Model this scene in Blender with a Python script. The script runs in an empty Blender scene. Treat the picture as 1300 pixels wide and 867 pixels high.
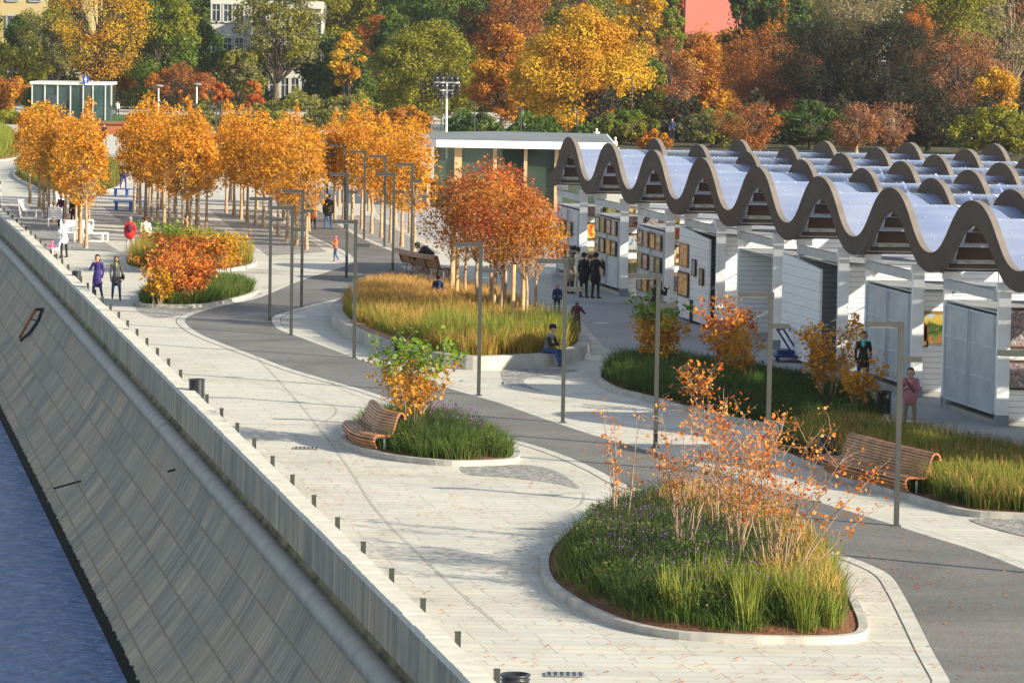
import bpy, bmesh, math, random
import numpy as np
from mathutils import Vector, Matrix, noise
R = math.radians
scene = bpy.context.scene
COL = scene.collection
rng = np.random.default_rng(7)
random.seed(7)

# ------------------------------------------------------------------ camera
F = 4800.0; HC = 10.3; HY = 38.0; ROLL = 0.016
pitch = math.atan((433.5-HY)/F)
cam_d = bpy.data.cameras.new('camera'); cam = bpy.data.objects.new('camera', cam_d); COL.objects.link(cam)
cam_d.sensor_width = 36; cam_d.lens = F/1300*36; cam_d.clip_start = 1; cam_d.clip_end = 5000
RM = Matrix.Rotation(math.pi/2-pitch, 4, 'X') @ Matrix.Rotation(ROLL, 4, 'Z')
cam.matrix_world = Matrix.Translation((0, 0, HC)) @ RM
scene.camera = cam
R3 = RM.to_3x3()
def ray(px, py):
    return R3 @ Vector(((px-650)/F, -(py-433.5)/F, -1))
def P(px, py, z=0.0):
    "place seen at a picture position, on the level z"
    d = ray(px, py); t = (z-HC)/d.z
    return Vector((d.x*t, d.y*t, z))
def D(px, py, dist):
    "point seen at a picture position at a distance"
    d = ray(px, py); t = dist/d.y
    return Vector((d.x*t, dist, HC+d.z*t))

# ------------------------------------------------------------------ materials
def srgb(c):
    return tuple(((x/12.92) if x <= .04045 else ((x+.055)/1.055)**2.4) for x in c)
def newmat(name):
    m = bpy.data.materials.new(name); m.use_nodes = True
    nt = m.node_tree; b = nt.nodes['Principled BSDF']
    return m, nt, b
def N(nt, t, **k):
    n = nt.nodes.new(t)
    for a, v in k.items(): setattr(n, a, v)
    return n
def ramp(nt, stops, interp='LINEAR'):
    n = nt.nodes.new('ShaderNodeValToRGB'); cr = n.color_ramp; cr.interpolation = interp
    while len(cr.elements) < len(stops): cr.elements.new(.5)
    for e, (p, c) in zip(cr.elements, stops):
        e.position = p; e.color = (c[0], c[1], c[2], 1)
    return n
def simple(name, c, rough=.7, metal=0, var=.12, scale=3.0, bump=0.0, spec=.3, c2=None, coord='Object', det=5):
    m, nt, b = newmat(name)
    tc = N(nt, 'ShaderNodeTexCoord'); no = N(nt, 'ShaderNodeTexNoise'); no.inputs['Scale'].default_value = scale
    no.inputs['Detail'].default_value = det
    nt.links.new(tc.outputs[coord], no.inputs['Vector'])
    a = tuple(x*(1-var) for x in c); e = c2 or tuple(min(1, x*(1+var)) for x in c)
    r = ramp(nt, [(.3, a), (.7, e)]); nt.links.new(no.outputs[0], r.inputs[0])
    nt.links.new(r.outputs[0], b.inputs['Base Color'])
    b.inputs['Roughness'].default_value = rough; b.inputs['Metallic'].default_value = metal
    b.inputs['Specular IOR Level'].default_value = spec
    if bump:
        bp = N(nt, 'ShaderNodeBump'); bp.inputs['Strength'].default_value = bump; bp.inputs['Distance'].default_value = .02
        n2 = N(nt, 'ShaderNodeTexNoise'); n2.inputs['Scale'].default_value = scale*6; nt.links.new(tc.outputs[coord], n2.inputs['Vector'])
        nt.links.new(n2.outputs[0], bp.inputs['Height']); nt.links.new(bp.outputs[0], b.inputs['Normal'])
    return m
def leafmat(name, stops, trans=.35, patch=None, pscale=.5, rough=.6):
    "leaf colours picked per leaf; patch = a second palette found in large patches of the crown"
    m, nt, b = newmat(name)
    g = N(nt, 'ShaderNodeNewGeometry'); r = ramp(nt, [(i/(len(stops)-1) if len(stops) > 1 else 0, c) for i, c in enumerate(stops)])
    nt.links.new(g.outputs['Random Per Island'], r.inputs[0]); col = r.outputs[0]
    if patch:
        r2 = ramp(nt, [(i/(len(patch)-1), c) for i, c in enumerate(patch)])
        nt.links.new(g.outputs['Random Per Island'], r2.inputs[0])
        no = N(nt, 'ShaderNodeTexNoise'); no.inputs['Scale'].default_value = pscale; no.inputs['Detail'].default_value = 2
        tc = N(nt, 'ShaderNodeTexCoord'); nt.links.new(tc.outputs['Object'], no.inputs['Vector'])
        st = ramp(nt, [(.44, (0, 0, 0)), (.56, (1, 1, 1))]); nt.links.new(no.outputs[0], st.inputs[0])
        mx = N(nt, 'ShaderNodeMix', data_type='RGBA'); nt.links.new(st.outputs[0], mx.inputs[0])
        nt.links.new(col, mx.inputs[6]); nt.links.new(r2.outputs[0], mx.inputs[7]); col = mx.outputs[2]
    nt.links.new(col, b.inputs['Base Color']); b.inputs['Roughness'].default_value = rough
    b.inputs['Specular IOR Level'].default_value = .2
    t = N(nt, 'ShaderNodeBsdfTranslucent'); nt.links.new(col, t.inputs[0])
    ms = N(nt, 'ShaderNodeMixShader'); ms.inputs[0].default_value = trans
    out = [n for n in nt.nodes if n.type == 'OUTPUT_MATERIAL'][0]
    nt.links.new(b.outputs[0], ms.inputs[1]); nt.links.new(t.outputs[0], ms.inputs[2]); nt.links.new(ms.outputs[0], out.inputs[0])
    return m
M = {}
# ------------------------------------------------------------------ object helpers
def tag(o, label=None, cat=None, group=None, kind=None):
    if label: o['label'] = label
    if cat: o['category'] = cat
    if group: o['group'] = group
    if kind: o['kind'] = kind
    return o
def empty(name, loc=(0, 0, 0), rz=0.0, label=None, cat=None, group=None):
    o = bpy.data.objects.new(name, None); COL.objects.link(o); o.empty_display_size = .3
    o.location = loc; o.rotation_euler = (0, 0, rz); tag(o, label, cat, group); return o
def link(name, me, mats, parent=None, loc=None, rz=None):
    for m in (mats if isinstance(mats, (list, tuple)) else [mats]): me.materials.append(M[m] if isinstance(m, str) else m)
    o = bpy.data.objects.new(name, me); COL.objects.link(o)
    if parent is not None: o.parent = parent
    if loc is not None: o.location = loc
    if rz is not None: o.rotation_euler = (0, 0, rz)
    return o
def kids(o): return [c for c in bpy.data.objects if c.parent == o]
def copy_tree(o, parent=None):
    ch = kids(o); c = o.copy(); COL.objects.link(c); c.parent = parent
    for k in ch: copy_tree(k, c)
    return c
class MB:
    "collects shapes that become ONE mesh"
    def __init__(s): s.v = []; s.f = []; s.m = []; s.sm = []
    def add(s, vs, fs, mi=0, smooth=False):
        n = len(s.v); s.v += [tuple(v) for v in vs]; s.f += [tuple(i+n for i in f) for f in fs]
        s.m += [mi]*len(fs); s.sm += [smooth]*len(fs)
    def box(s, c, d, rz=0.0, mi=0, rx=0.0, ry=0.0, taper=1.0):
        cx, cy, cz = c; w, l, h = (x/2 for x in d)
        vs = []
        Rm = Matrix.Rotation(rz, 3, 'Z') @ Matrix.Rotation(ry, 3, 'Y') @ Matrix.Rotation(rx, 3, 'X')
        for z in (-h, h):
            k = taper if z > 0 else 1
            for x, y in ((-w, -l), (w, -l), (w, l), (-w, l)):
                vs.append(Rm @ Vector((x*k, y*k, z)) + Vector(c))
        s.add(vs, [(3, 2, 1, 0), (4, 5, 6, 7), (0, 1, 5, 4), (1, 2, 6, 5), (2, 3, 7, 6), (3, 0, 4, 7)], mi)
    def prism(s, pts, z0, z1, mi=0):
        n = len(pts); vs = [(p[0], p[1], z0) for p in pts]+[(p[0], p[1], z1) for p in pts]
        fs = [tuple(range(n-1, -1, -1)), tuple(range(n, 2*n))]+[(i, (i+1) % n, n+(i+1) % n, n+i) for i in range(n)]
        s.add(vs, fs, mi)
    def bar(s, a, b, w, h=None, mi=0):
        "box-section bar from a to b"
        a = Vector(a); b = Vector(b); h = h or w; t = (b-a).normalized()
        up = Vector((0, 0, 1)) if abs(t.z) < .95 else Vector((0, 1, 0))
        x = t.cross(up).normalized()*w/2; y = t.cross(x).normalized()*h/2
        vs = [p+i*x+j*y for p in (a, b) for i, j in ((-1, -1), (1, -1), (1, 1), (-1, 1))]
        s.add(vs, [(0, 1, 2, 3), (7, 6, 5, 4), (0, 4, 5, 1), (1, 5, 6, 2), (2, 6, 7, 3), (3, 7, 4, 0)], mi)
    def tube(s, pts, rad, n=6, mi=0, caps=True, smooth=True):
        pts = [Vector(p) for p in pts]; k = len(pts)
        if not hasattr(rad, '__len__'): rad = [rad]*k
        vs = []; ref = Vector((0, 0, 1))
        for i, p in enumerate(pts):
            t = (pts[min(i+1, k-1)]-pts[max(i-1, 0)]).normalized()
            rf = ref if abs(t.dot(ref)) < .95 else Vector((1, 0, 0))
            x = t.cross(rf).normalized(); y = t.cross(x).normalized()
            for j in range(n):
                a = 2*math.pi*j/n; vs.append(p+(x*math.cos(a)+y*math.sin(a))*rad[i])
        fs = [(i*n+j, i*n+(j+1) % n, (i+1)*n+(j+1) % n, (i+1)*n+j) for i in range(k-1) for j in range(n)]
        s.add(vs, fs, mi, smooth)
        if caps: s.add(vs[:n], [tuple(range(n-1, -1, -1))], mi); s.add(vs[-n:], [tuple(range(n))], mi)
    def lathe(s, prof, c=(0, 0, 0), n=20, mi=0, sx=1, sy=1, smooth=True):
        vs = []; k = len(prof)
        for r, z in prof:
            for j in range(n):
                a = 2*math.pi*j/n; vs.append((c[0]+r*math.cos(a)*sx, c[1]+r*math.sin(a)*sy, c[2]+z))
        s.add(vs, [(i*n+j, i*n+(j+1) % n, (i+1)*n+(j+1) % n, (i+1)*n+j) for i in range(k-1) for j in range(n)], mi, smooth)
    def ball(s, c, r, n=10, mi=0, rot=None):
        "ellipsoid, r = (rx, ry, rz)"
        if not hasattr(r, '__len__'): r = (r, r, r)
        k = n//2+1; vs = []
        for i in range(k):
            ph = math.pi*(i/(k-1)-.5)
            for j in range(n):
                a = 2*math.pi*j/n; v = Vector((math.cos(ph)*math.cos(a)*r[0], math.cos(ph)*math.sin(a)*r[1], math.sin(ph)*r[2]))
                if rot is not None: v = rot @ v
                vs.append(v+Vector(c))
        s.add(vs, [(i*n+j, i*n+(j+1) % n, (i+1)*n+(j+1) % n, (i+1)*n+j) for i in range(k-1) for j in range(n)], mi, True)
    def build(s, name, mats, parent=None, loc=None, rz=None):
        me = bpy.data.meshes.new(name); me.from_pydata(s.v, [], s.f)
        me.polygons.foreach_set('material_index', s.m); me.polygons.foreach_set('use_smooth', s.sm); me.update()
        return link(name, me, mats, parent, loc, rz)
def np_mesh(name, V, Fc):
    V = np.asarray(V, dtype=np.float32).reshape(-1, 3); Fc = np.asarray(Fc, dtype=np.int32); k = Fc.shape[1]
    me = bpy.data.meshes.new(name); me.vertices.add(len(V)); me.vertices.foreach_set('co', V.ravel())
    me.loops.add(Fc.size); me.loops.foreach_set('vertex_index', Fc.ravel())
    me.polygons.add(len(Fc)); me.polygons.foreach_set('loop_start', np.arange(0, Fc.size, k, dtype=np.int32))
    me.update(calc_edges=True); return me
def catmull(pts, closed=True, sub=6):
    pts = [Vector(p) for p in pts]; n = len(pts); out = []
    for i in range(n if closed else n-1):
        if closed: p0, p1, p2, p3 = pts[i-1], pts[i], pts[(i+1) % n], pts[(i+2) % n]
        else: p0, p1, p2, p3 = pts[max(i-1, 0)], pts[i], pts[i+1], pts[min(i+2, n-1)]
        for k in range(sub):
            t = k/sub
            out.append(.5*((2*p1)+(p2-p0)*t+(2*p0-5*p1+4*p2-p3)*t*t+(3*p1-p0-3*p2+p3)*t**3))
    if not closed: out.append(pts[-1].copy())
    return out
def offset(poly, d, closed=True):
    out = []; n = len(poly)
    for i in range(n):
        a = poly[i-1] if (closed or i) else poly[0]; b = poly[(i+1) % n] if (closed or i < n-1) else poly[-1]
        t = (b-a); t.z = 0; t.normalize(); out.append(poly[i]+Vector((-t.y, t.x, 0))*d)
    return out
def area(poly): return sum(poly[i-1].x*poly[i].y-poly[i].x*poly[i-1].y for i in range(len(poly)))/2
def pip(px, py, poly):
    inside = np.zeros(len(px), bool); n = len(poly)
    for i in range(n):
        x1, y1 = poly[i-1][:2]; x2, y2 = poly[i][:2]
        c = ((y1 > py) != (y2 > py)) & (px < (x2-x1)*(py-y1)/(y2-y1+1e-12)+x1); inside ^= c
    return inside
def sheet(name, poly, z, mat, parent=None):
    bm = bmesh.new(); vs = [bm.verts.new((p.x, p.y, z)) for p in poly]
    f = bm.faces.new(vs); bmesh.ops.triangulate(bm, faces=[f])
    for f in bm.faces:
        if f.normal.z < 0: f.normal_flip()
    me = bpy.data.meshes.new(name); bm.to_mesh(me); bm.free()
    return link(name, me, mat, parent)
# leaves --------------------------------------------------------------
def leaf_quads(C, size, up=.3, jitter=.35, r=rng, nb=None):
    n = len(C); s = size*(1+jitter*r.standard_normal(n)).clip(.4, 1.8)[:, None]
    nr = r.standard_normal((n, 3)); nr[:, 2] += up*2
    if nb is not None: nr = nr*.55+nb*1.1
    nr = nr*1.0; nr /= np.linalg.norm(nr, axis=1)[:, None]
    a = r.standard_normal((n, 3)); a -= nr*(a*nr).sum(1)[:, None]; a /= np.linalg.norm(a, axis=1)[:, None]
    b = np.cross(nr, a)
    V = np.stack([C-a*s*.5, C+b*s*.34+a*s*.03, C+a*s*.5, C-b*s*.34-a*s*.03], 1)
    return V
def leaf_mesh(name, V):
    n = len(V); return np_mesh(name, V.reshape(-1, 3), np.arange(n*4).reshape(n, 4))
def blades(C, H, W, lean, r=rng, up=None):
    "grass blades: C bases (n,3), H heights, W widths, lean sideways share"
    n = len(C); a = r.uniform(0, 2*np.pi, n); d = np.stack([np.cos(a), np.sin(a), np.zeros(n)], 1)
    if up is not None: d = d*.6+up; d /= np.linalg.norm(d, axis=1)[:, None]+1e-9
    b = r.uniform(0, 2*np.pi, n); w = np.stack([np.cos(b), np.sin(b), np.zeros(n)], 1)*(W/2)[:, None]
    L = (lean*H)[:, None]; z = np.zeros((n, 3)); z[:, 2] = H
    p1 = C+z*.55+d*L*.3; p2 = C+z*np.sqrt(np.clip(1-(lean[:, None]*.8)**2, .2, 1))+d*L
    V = np.stack([C-w, C+w, p1+w*.8, p1-w*.8, p2+w*.25, p2-w*.25], 1)
    Fc = np.array([[0, 1, 2, 3], [3, 2, 4, 5]])[None]+6*np.arange(n)[:, None, None]
    return V.reshape(-1, 3), Fc.reshape(-1, 4)
# ------------------------------------------------------------------ setting materials
def paver_mat():
    m, nt, b = newmat('stone_pavers')
    tc = N(nt, 'ShaderNodeTexCoord'); sep = N(nt, 'ShaderNodeSeparateXYZ'); nt.links.new(tc.outputs['Object'], sep.inputs[0])
    ma = N(nt, 'ShaderNodeMath', operation='MULTIPLY_ADD'); nt.links.new(sep.outputs[1], ma.inputs[0]); ma.inputs[1].default_value = .19
    nt.links.new(sep.outputs[0], ma.inputs[2]); cmb = N(nt, 'ShaderNodeCombineXYZ'); nt.links.new(ma.outputs[0], cmb.inputs[0]); nt.links.new(sep.outputs[1], cmb.inputs[1])
    br = N(nt, 'ShaderNodeTexBrick'); br.inputs['Scale'].default_value = 1; br.inputs['Brick Width'].default_value = 1.15; br.inputs['Row Height'].default_value = .42
    br.inputs['Mortar Size'].default_value = .012; br.inputs['Mortar Smooth'].default_value = .2; br.offset = .37; br.offset_frequency = 3; br.squash = .7; br.squash_frequency = 5
    br.inputs['Color1'].default_value = (.54, .525, .45, 1); br.inputs['Color2'].default_value = (.475, .465, .41, 1); br.inputs['Mortar'].default_value = (.33, .315, .27, 1)
    br.inputs['Bias'].default_value = -.1
    nt.links.new(cmb.outputs[0], br.inputs['Vector'])
    mp = N(nt, 'ShaderNodeMapping'); mp.inputs['Scale'].default_value = (.09, 2.4, 1); nt.links.new(cmb.outputs[0], mp.inputs[0])
    n1 = N(nt, 'ShaderNodeTexNoise'); n1.inputs['Scale'].default_value = 1; n1.inputs['Detail'].default_value = 3; nt.links.new(mp.outputs[0], n1.inputs['Vector'])
    r1 = ramp(nt, [(.3, (.90, .92, .95)), (.5, (1, 1, 1)), (.75, (1.0, .98, .93))]); nt.links.new(n1.outputs[0], r1.inputs[0])
    n2 = N(nt, 'ShaderNodeTexNoise'); n2.inputs['Scale'].default_value = .35; n2.inputs['Detail'].default_value = 7; n2.inputs['Roughness'].default_value = .65; nt.links.new(tc.outputs['Object'], n2.inputs['Vector'])
    r2 = ramp(nt, [(.25, (.70, .68, .64)), (.42, (.93, .92, .9)), (.55, (1, 1, 1)), (.8, (1.04, 1.03, 1.0))]); nt.links.new(n2.outputs[0], r2.inputs[0])
    x1 = N(nt, 'ShaderNodeMix', data_type='RGBA', blend_type='MULTIPLY'); x1.inputs[0].default_value = 1
    nt.links.new(br.outputs[0], x1.inputs[6]); nt.links.new(r1.outputs[0], x1.inputs[7])
    x2 = N(nt, 'ShaderNodeMix', data_type='RGBA', blend_type='MULTIPLY'); x2.inputs[0].default_value = 1
    nt.links.new(x1.outputs[2], x2.inputs[6]); nt.links.new(r2.outputs[0], x2.inputs[7])
    nt.links.new(x2.outputs[2], b.inputs['Base Color']); b.inputs['Roughness'].default_value = .75; b.inputs['Specular IOR Level'].default_value = .25
    bp = N(nt, 'ShaderNodeBump'); bp.inputs['Strength'].default_value = .4; bp.inputs['Distance'].default_value = .01; bp.invert = True
    nt.links.new(br.outputs['Fac'], bp.inputs['Height']); nt.links.new(bp.outputs[0], b.inputs['Normal'])
    return m
def cobble_mat():
    m, nt, b = newmat('grey_cobbles')
    tc = N(nt, 'ShaderNodeTexCoord'); v = N(nt, 'ShaderNodeTexVoronoi'); v.inputs['Scale'].default_value = 7; nt.links.new(tc.outputs['Object'], v.inputs['Vector'])
    v2 = N(nt, 'ShaderNodeTexVoronoi', feature='DISTANCE_TO_EDGE'); v2.inputs['Scale'].default_value = 7; nt.links.new(tc.outputs['Object'], v2.inputs['Vector'])
    r = ramp(nt, [(0, (.20, .20, .19)), (1, (.42, .415, .38))]); nt.links.new(v.outputs['Color'], r.inputs[0])
    e = ramp(nt, [(.02, (.35, .35, .33)), (.12, (1, 1, 1))]); nt.links.new(v2.outputs[0], e.inputs[0])
    x = N(nt, 'ShaderNodeMix', data_type='RGBA', blend_type='MULTIPLY'); x.inputs[0].default_value = 1
    nt.links.new(r.outputs[0], x.inputs[6]); nt.links.new(e.outputs[0], x.inputs[7]); nt.links.new(x.outputs[2], b.inputs['Base Color'])
    b.inputs['Roughness'].default_value = .8
    return m
def asphalt_mat():
    m, nt, b = newmat('asphalt')
    tc = N(nt, 'ShaderNodeTexCoord'); n1 = N(nt, 'ShaderNodeTexNoise'); n1.inputs['Scale'].default_value = .22; n1.inputs['Detail'].default_value = 9; n1.inputs['Roughness'].default_value = .68; n1.inputs['Distortion'].default_value = 1.2; nt.links.new(tc.outputs['Object'], n1.inputs['Vector'])
    n2 = N(nt, 'ShaderNodeTexNoise'); n2.inputs['Scale'].default_value = 30; n2.inputs['Detail'].default_value = 3; nt.links.new(tc.outputs['Object'], n2.inputs['Vector'])
    r = ramp(nt, [(.3, (.11, .11, .105)), (.5, (.15, .148, .14)), (.72, (.20, .196, .18))]); nt.links.new(n1.outputs[0], r.inputs[0])
    r2 = ramp(nt, [(.3, (.70, .70, .70)), (.7, (1.25, 1.25, 1.22))]); nt.links.new(n2.outputs[0], r2.inputs[0])
    x = N(nt, 'ShaderNodeMix', data_type='RGBA', blend_type='MULTIPLY'); x.inputs[0].default_value = 1
    nt.links.new(r.outputs[0], x.inputs[6]); nt.links.new(r2.outputs[0], x.inputs[7]); nt.links.new(x.outputs[2], b.inputs['Base Color'])
    b.inputs['Roughness'].default_value = .8; b.inputs['Specular IOR Level'].default_value = .25
    return m
def slope_mat(name, streak, course, rowh, brickw, c1, c2, wet=False):
    "weathered granite facing; UV = metres along the wall, metres down the face"
    m, nt, b = newmat(name)
    uv = N(nt, 'ShaderNodeUVMap'); 
    br = N(nt, 'ShaderNodeTexBrick'); br.inputs['Scale'].default_value = 1; br.inputs['Brick Width'].default_value = brickw; br.inputs['Row Height'].default_value = rowh
    br.inputs['Mortar Size'].default_value = course; br.inputs['Mortar Smooth'].default_value = .3; br.offset = .4
    br.inputs['Color1'].default_value = (*c1, 1); br.inputs['Color2'].default_value = (*c2, 1); br.inputs['Mortar'].default_value = tuple(.72*x for x in c2)+(1,)
    nt.links.new(uv.outputs[0], br.inputs['Vector'])
    mp = N(nt, 'ShaderNodeMapping'); mp.inputs['Scale'].default_value = (streak, .18, 1); nt.links.new(uv.outputs[0], mp.inputs[0])
    n1 = N(nt, 'ShaderNodeTexNoise'); n1.inputs['Scale'].default_value = 1; n1.inputs['Detail'].default_value = 7; n1.inputs['Roughness'].default_value = .7; nt.links.new(mp.outputs[0], n1.inputs['Vector'])
    r1 = ramp(nt, [(.3, (.48, .51, .55)), (.5, (1, 1, 1)), (.68, (1.5, 1.36, 1.15))]); nt.links.new(n1.outputs[0], r1.inputs[0])
    n3 = N(nt, 'ShaderNodeTexNoise'); n3.inputs['Scale'].default_value = .28; n3.inputs['Detail'].default_value = 9; n3.inputs['Roughness'].default_value = .7; nt.links.new(uv.outputs[0], n3.inputs['Vector'])
    r3 = ramp(nt, [(.32, (.68, .72, .78)), (.5, (1, 1, .98)), (.68, (1.14, 1.04, .90))]); nt.links.new(n3.outputs[0], r3.inputs[0])
    x = N(nt, 'ShaderNodeMix', data_type='RGBA', blend_type='MULTIPLY'); x.inputs[0].default_value = 1
    nt.links.new(br.outputs[0], x.inputs[6]); nt.links.new(r1.outputs[0], x.inputs[7])
    y = N(nt, 'ShaderNodeMix', data_type='RGBA', blend_type='MULTIPLY'); y.inputs[0].default_value = 1
    nt.links.new(x.outputs[2], y.inputs[6]); nt.links.new(r3.outputs[0], y.inputs[7]); col = y.outputs[2]
    b.inputs['Roughness'].default_value = .9; b.inputs['Specular IOR Level'].default_value = .08
    if wet:   # mortar of the long courses, sandy and broken
        s2 = N(nt, 'ShaderNodeSeparateXYZ'); nt.links.new(uv.outputs[0], s2.inputs[0]); md = N(nt, 'ShaderNodeMath', operation='MODULO'); md.inputs[1].default_value = rowh; nt.links.new(s2.outputs[1], md.inputs[0])
        n9 = N(nt, 'ShaderNodeTexNoise'); n9.inputs['Scale'].default_value = 1.3; n9.inputs['Detail'].default_value = 6; nt.links.new(uv.outputs[0], n9.inputs['Vector'])
        th = N(nt, 'ShaderNodeMath', operation='MULTIPLY_ADD'); nt.links.new(n9.outputs[0], th.inputs[0]); th.inputs[1].default_value = .12; th.inputs[2].default_value = -.02
        lt = N(nt, 'ShaderNodeMath', operation='LESS_THAN'); nt.links.new(md.outputs[0], lt.inputs[0]); nt.links.new(th.outputs[0], lt.inputs[1])
        xx = N(nt, 'ShaderNodeMix', data_type='RGBA'); nt.links.new(lt.outputs[0], xx.inputs[0]); nt.links.new(col, xx.inputs[6]); xx.inputs[7].default_value = (.25, .20, .13, 1); col = xx.outputs[2]
    if wet:   # dark band of algae at the water's edge, ragged along its top
        sp = N(nt, 'ShaderNodeSeparateXYZ'); nt.links.new(uv.outputs[0], sp.inputs[0])
        n4 = N(nt, 'ShaderNodeTexNoise'); mp4 = N(nt, 'ShaderNodeMapping'); mp4.inputs['Scale'].default_value = (2.2, .5, 1); nt.links.new(uv.outputs[0], mp4.inputs[0]); nt.links.new(mp4.outputs[0], n4.inputs['Vector'])
        n4.inputs['Scale'].default_value = 1; n4.inputs['Detail'].default_value = 5
        ad = N(nt, 'ShaderNodeMath', operation='MULTIPLY_ADD'); nt.links.new(n4.outputs[0], ad.inputs[0]); ad.inputs[1].default_value = .35; nt.links.new(sp.outputs[1], ad.inputs[2])
        g = N(nt, 'ShaderNodeMath', operation='GREATER_THAN'); g.inputs[1].default_value = wet; nt.links.new(ad.outputs[0], g.inputs[0])
        w = N(nt, 'ShaderNodeMix', data_type='RGBA'); nt.links.new(g.outputs[0], w.inputs[0]); nt.links.new(col, w.inputs[6]); w.inputs[7].default_value = (.004, .005, .004, 1); col = w.outputs[2]
    nt.links.new(col, b.inputs['Base Color'])
    bp = N(nt, 'ShaderNodeBump'); bp.inputs['Strength'].default_value = .5; bp.inputs['Distance'].default_value = .02; nt.links.new(n1.outputs[0], bp.inputs['Height']); nt.links.new(bp.outputs[0], b.inputs['Normal'])
    return m
def water_mat():
    m, nt, b = newmat('river_water')
    tc = N(nt, 'ShaderNodeTexCoord'); mp = N(nt, 'ShaderNodeMapping'); mp.inputs['Scale'].default_value = (.6, 1.1, 1); nt.links.new(tc.outputs['Object'], mp.inputs[0])
    n1 = N(nt, 'ShaderNodeTexNoise'); n1.inputs['Scale'].default_value = 1.6; n1.inputs['Detail'].default_value = 6; n1.inputs['Roughness'].default_value = .6; nt.links.new(mp.outputs[0], n1.inputs['Vector'])
    bp = N(nt, 'ShaderNodeBump'); bp.inputs['Strength'].default_value = 1; bp.inputs['Distance'].default_value = 1.0; nt.links.new(n1.outputs[0], bp.inputs['Height']); nt.links.new(bp.outputs[0], b.inputs['Normal'])
    b.inputs['Base Color'].default_value = (.14, .27, .55, 1); b.inputs['Roughness'].default_value = .08; b.inputs['IOR'].default_value = 1.33; b.inputs['Specular IOR Level'].default_value = .6
    return m
M['paver'] = paver_mat(); M['cobble'] = cobble_mat(); M['asphalt'] = asphalt_mat(); M['water'] = water_mat()
M['slope'] = slope_mat('granite_slope', 5.5, .012, .74, 1.35, (.37, .325, .25), (.28, .26, .215), wet=4.22)
M['wall'] = slope_mat('parapet_granite', 3.2, .006, 3, .62, (.38, .34, .26), (.28, .26, .21))
M['coping'] = simple('pale_coping_stone', (.56, .54, .45), .7, var=.12, scale=2.5)
M['roll'] = simple('rolled_granite', (.25, .24, .20), .6, var=.2, scale=1.6, det=8)
M['kerb'] = simple('kerb_stone', (.40, .385, .34), .7, var=.25, scale=2, bump=.2)
M['strip'] = simple('edging_stone', (.47, .46, .40), .75, var=.15, scale=2)
M['joint'] = simple('dark_joint', (.10, .095, .085), .9, var=.2, scale=2)
M['mulch'] = simple('bark_mulch', (.13, .055, .028), .95, var=.6, scale=14, bump=1.0, c2=(.30, .13, .06))
M['soil'] = M['mulch']
M['concrete'] = simple('planter_concrete', (.36, .35, .31), .75, var=.25, scale=1.1, bump=.15, det=8)
M['lawn'] = simple('lawn', (.06, .13, .025), .9, var=.4, scale=1)
M['parkfloor'] = simple('leafy_park_floor', (.06, .055, .022), .95, var=.5, scale=.6)
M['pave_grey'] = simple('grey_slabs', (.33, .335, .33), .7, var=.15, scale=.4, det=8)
M['gravel'] = simple('resin_gravel', (.40, .39, .35), .85, var=.15, scale=.6, det=8)

# ------------------------------------------------------------------ parapet line and ground
EDGE_PX = [(-40, 240), (0, 272), (40, 309), (76, 342), (113, 380), (157, 425), (188, 455.5), (228, 493.6), (274, 537), (327.5, 592.6), (375, 642.6), (417, 680.6), (456, 721), (500.7, 765.7), (550.5, 815.5), (597.6, 862.6), (640, 906), (690, 960)]
PZ = .45
edge = [P(x, y, PZ) for x, y in EDGE_PX]
# straighten the noise with a smooth cubic through the points, X as a function of Y
ey = np.array([p.y for p in edge]); ex = np.array([p.x for p in edge])
cf = np.polyfit(ey[:], ex[:], 4)
def edge_x(y): return float(np.polyval(cf, y))
y0, y1 = ey.min()-14, ey.max()
ys = list(np.arange(y0, y1, 1.2))
line = [Vector((edge_x(y), y, 0)) for y in ys]
far = [line[-1]+(line[-1]-line[-12])*k for k in (3, 8, 16)]
# offset(): left of travel; travel is away from the camera (+Y) so left = towards the river
def off(d): return offset(line+far, d, closed=False)
gp = off(-.2)
ground = [Vector((p.x, p.y, 0)) for p in gp]
GX = 900
poly = ground+[Vector((ground[-1].x, 1600, 0)), Vector((GX, 1600, 0)), Vector((GX, y0, 0))]
tag(sheet('plaza_paving', poly, 0, 'paver'), kind='structure')
def lathe_along(name, prof, mat, parent=None, smooth=False, uvv=None):
    "sweep a cross-section (out, z) along the river edge with metre UVs"
    rows = [off(o) for o, z in prof]; n = len(rows[0]); k = len(prof)
    V = [(rows[j][i].x, rows[j][i].y, prof[j][1]) for i in range(n) for j in range(k)]
    Fc = [(i*k+j, i*k+j+1, (i+1)*k+j+1, (i+1)*k+j) for i in range(n-1) for j in range(k-1)]
    me = bpy.data.meshes.new(name); me.from_pydata(V, [], Fc)
    u = [0]
    for i in range(1, n): u.append(u[-1]+(rows[0][i]-rows[0][i-1]).length)
    v = [0]
    for j in range(1, k): v.append(v[-1]+math.hypot(prof[j][0]-prof[j-1][0], prof[j][1]-prof[j-1][1]))
    uvl = me.uv_layers.new(name='UVMap'); 
    for li, l in enumerate(me.loops): uvl.data[li].uv = (u[l.vertex_index//k], v[l.vertex_index % k])
    me.polygons.foreach_set('use_smooth', [smooth]*len(me.polygons)); me.update()
    return link(name, me, mat, parent)
pw = empty('parapet_wall', (line[0].x, line[0].y, 0), 0, 'long weathered granite parapet wall with pale coping, curving along the river side of the promenade', 'wall')
def setp(o, par):
    o.parent = par; o.matrix_parent_inverse = Matrix.Translation(-par.location); return o
setp(lathe_along('wall_face', [(0, PZ-.10), (.012, -.62)], 'wall'), pw)
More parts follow.
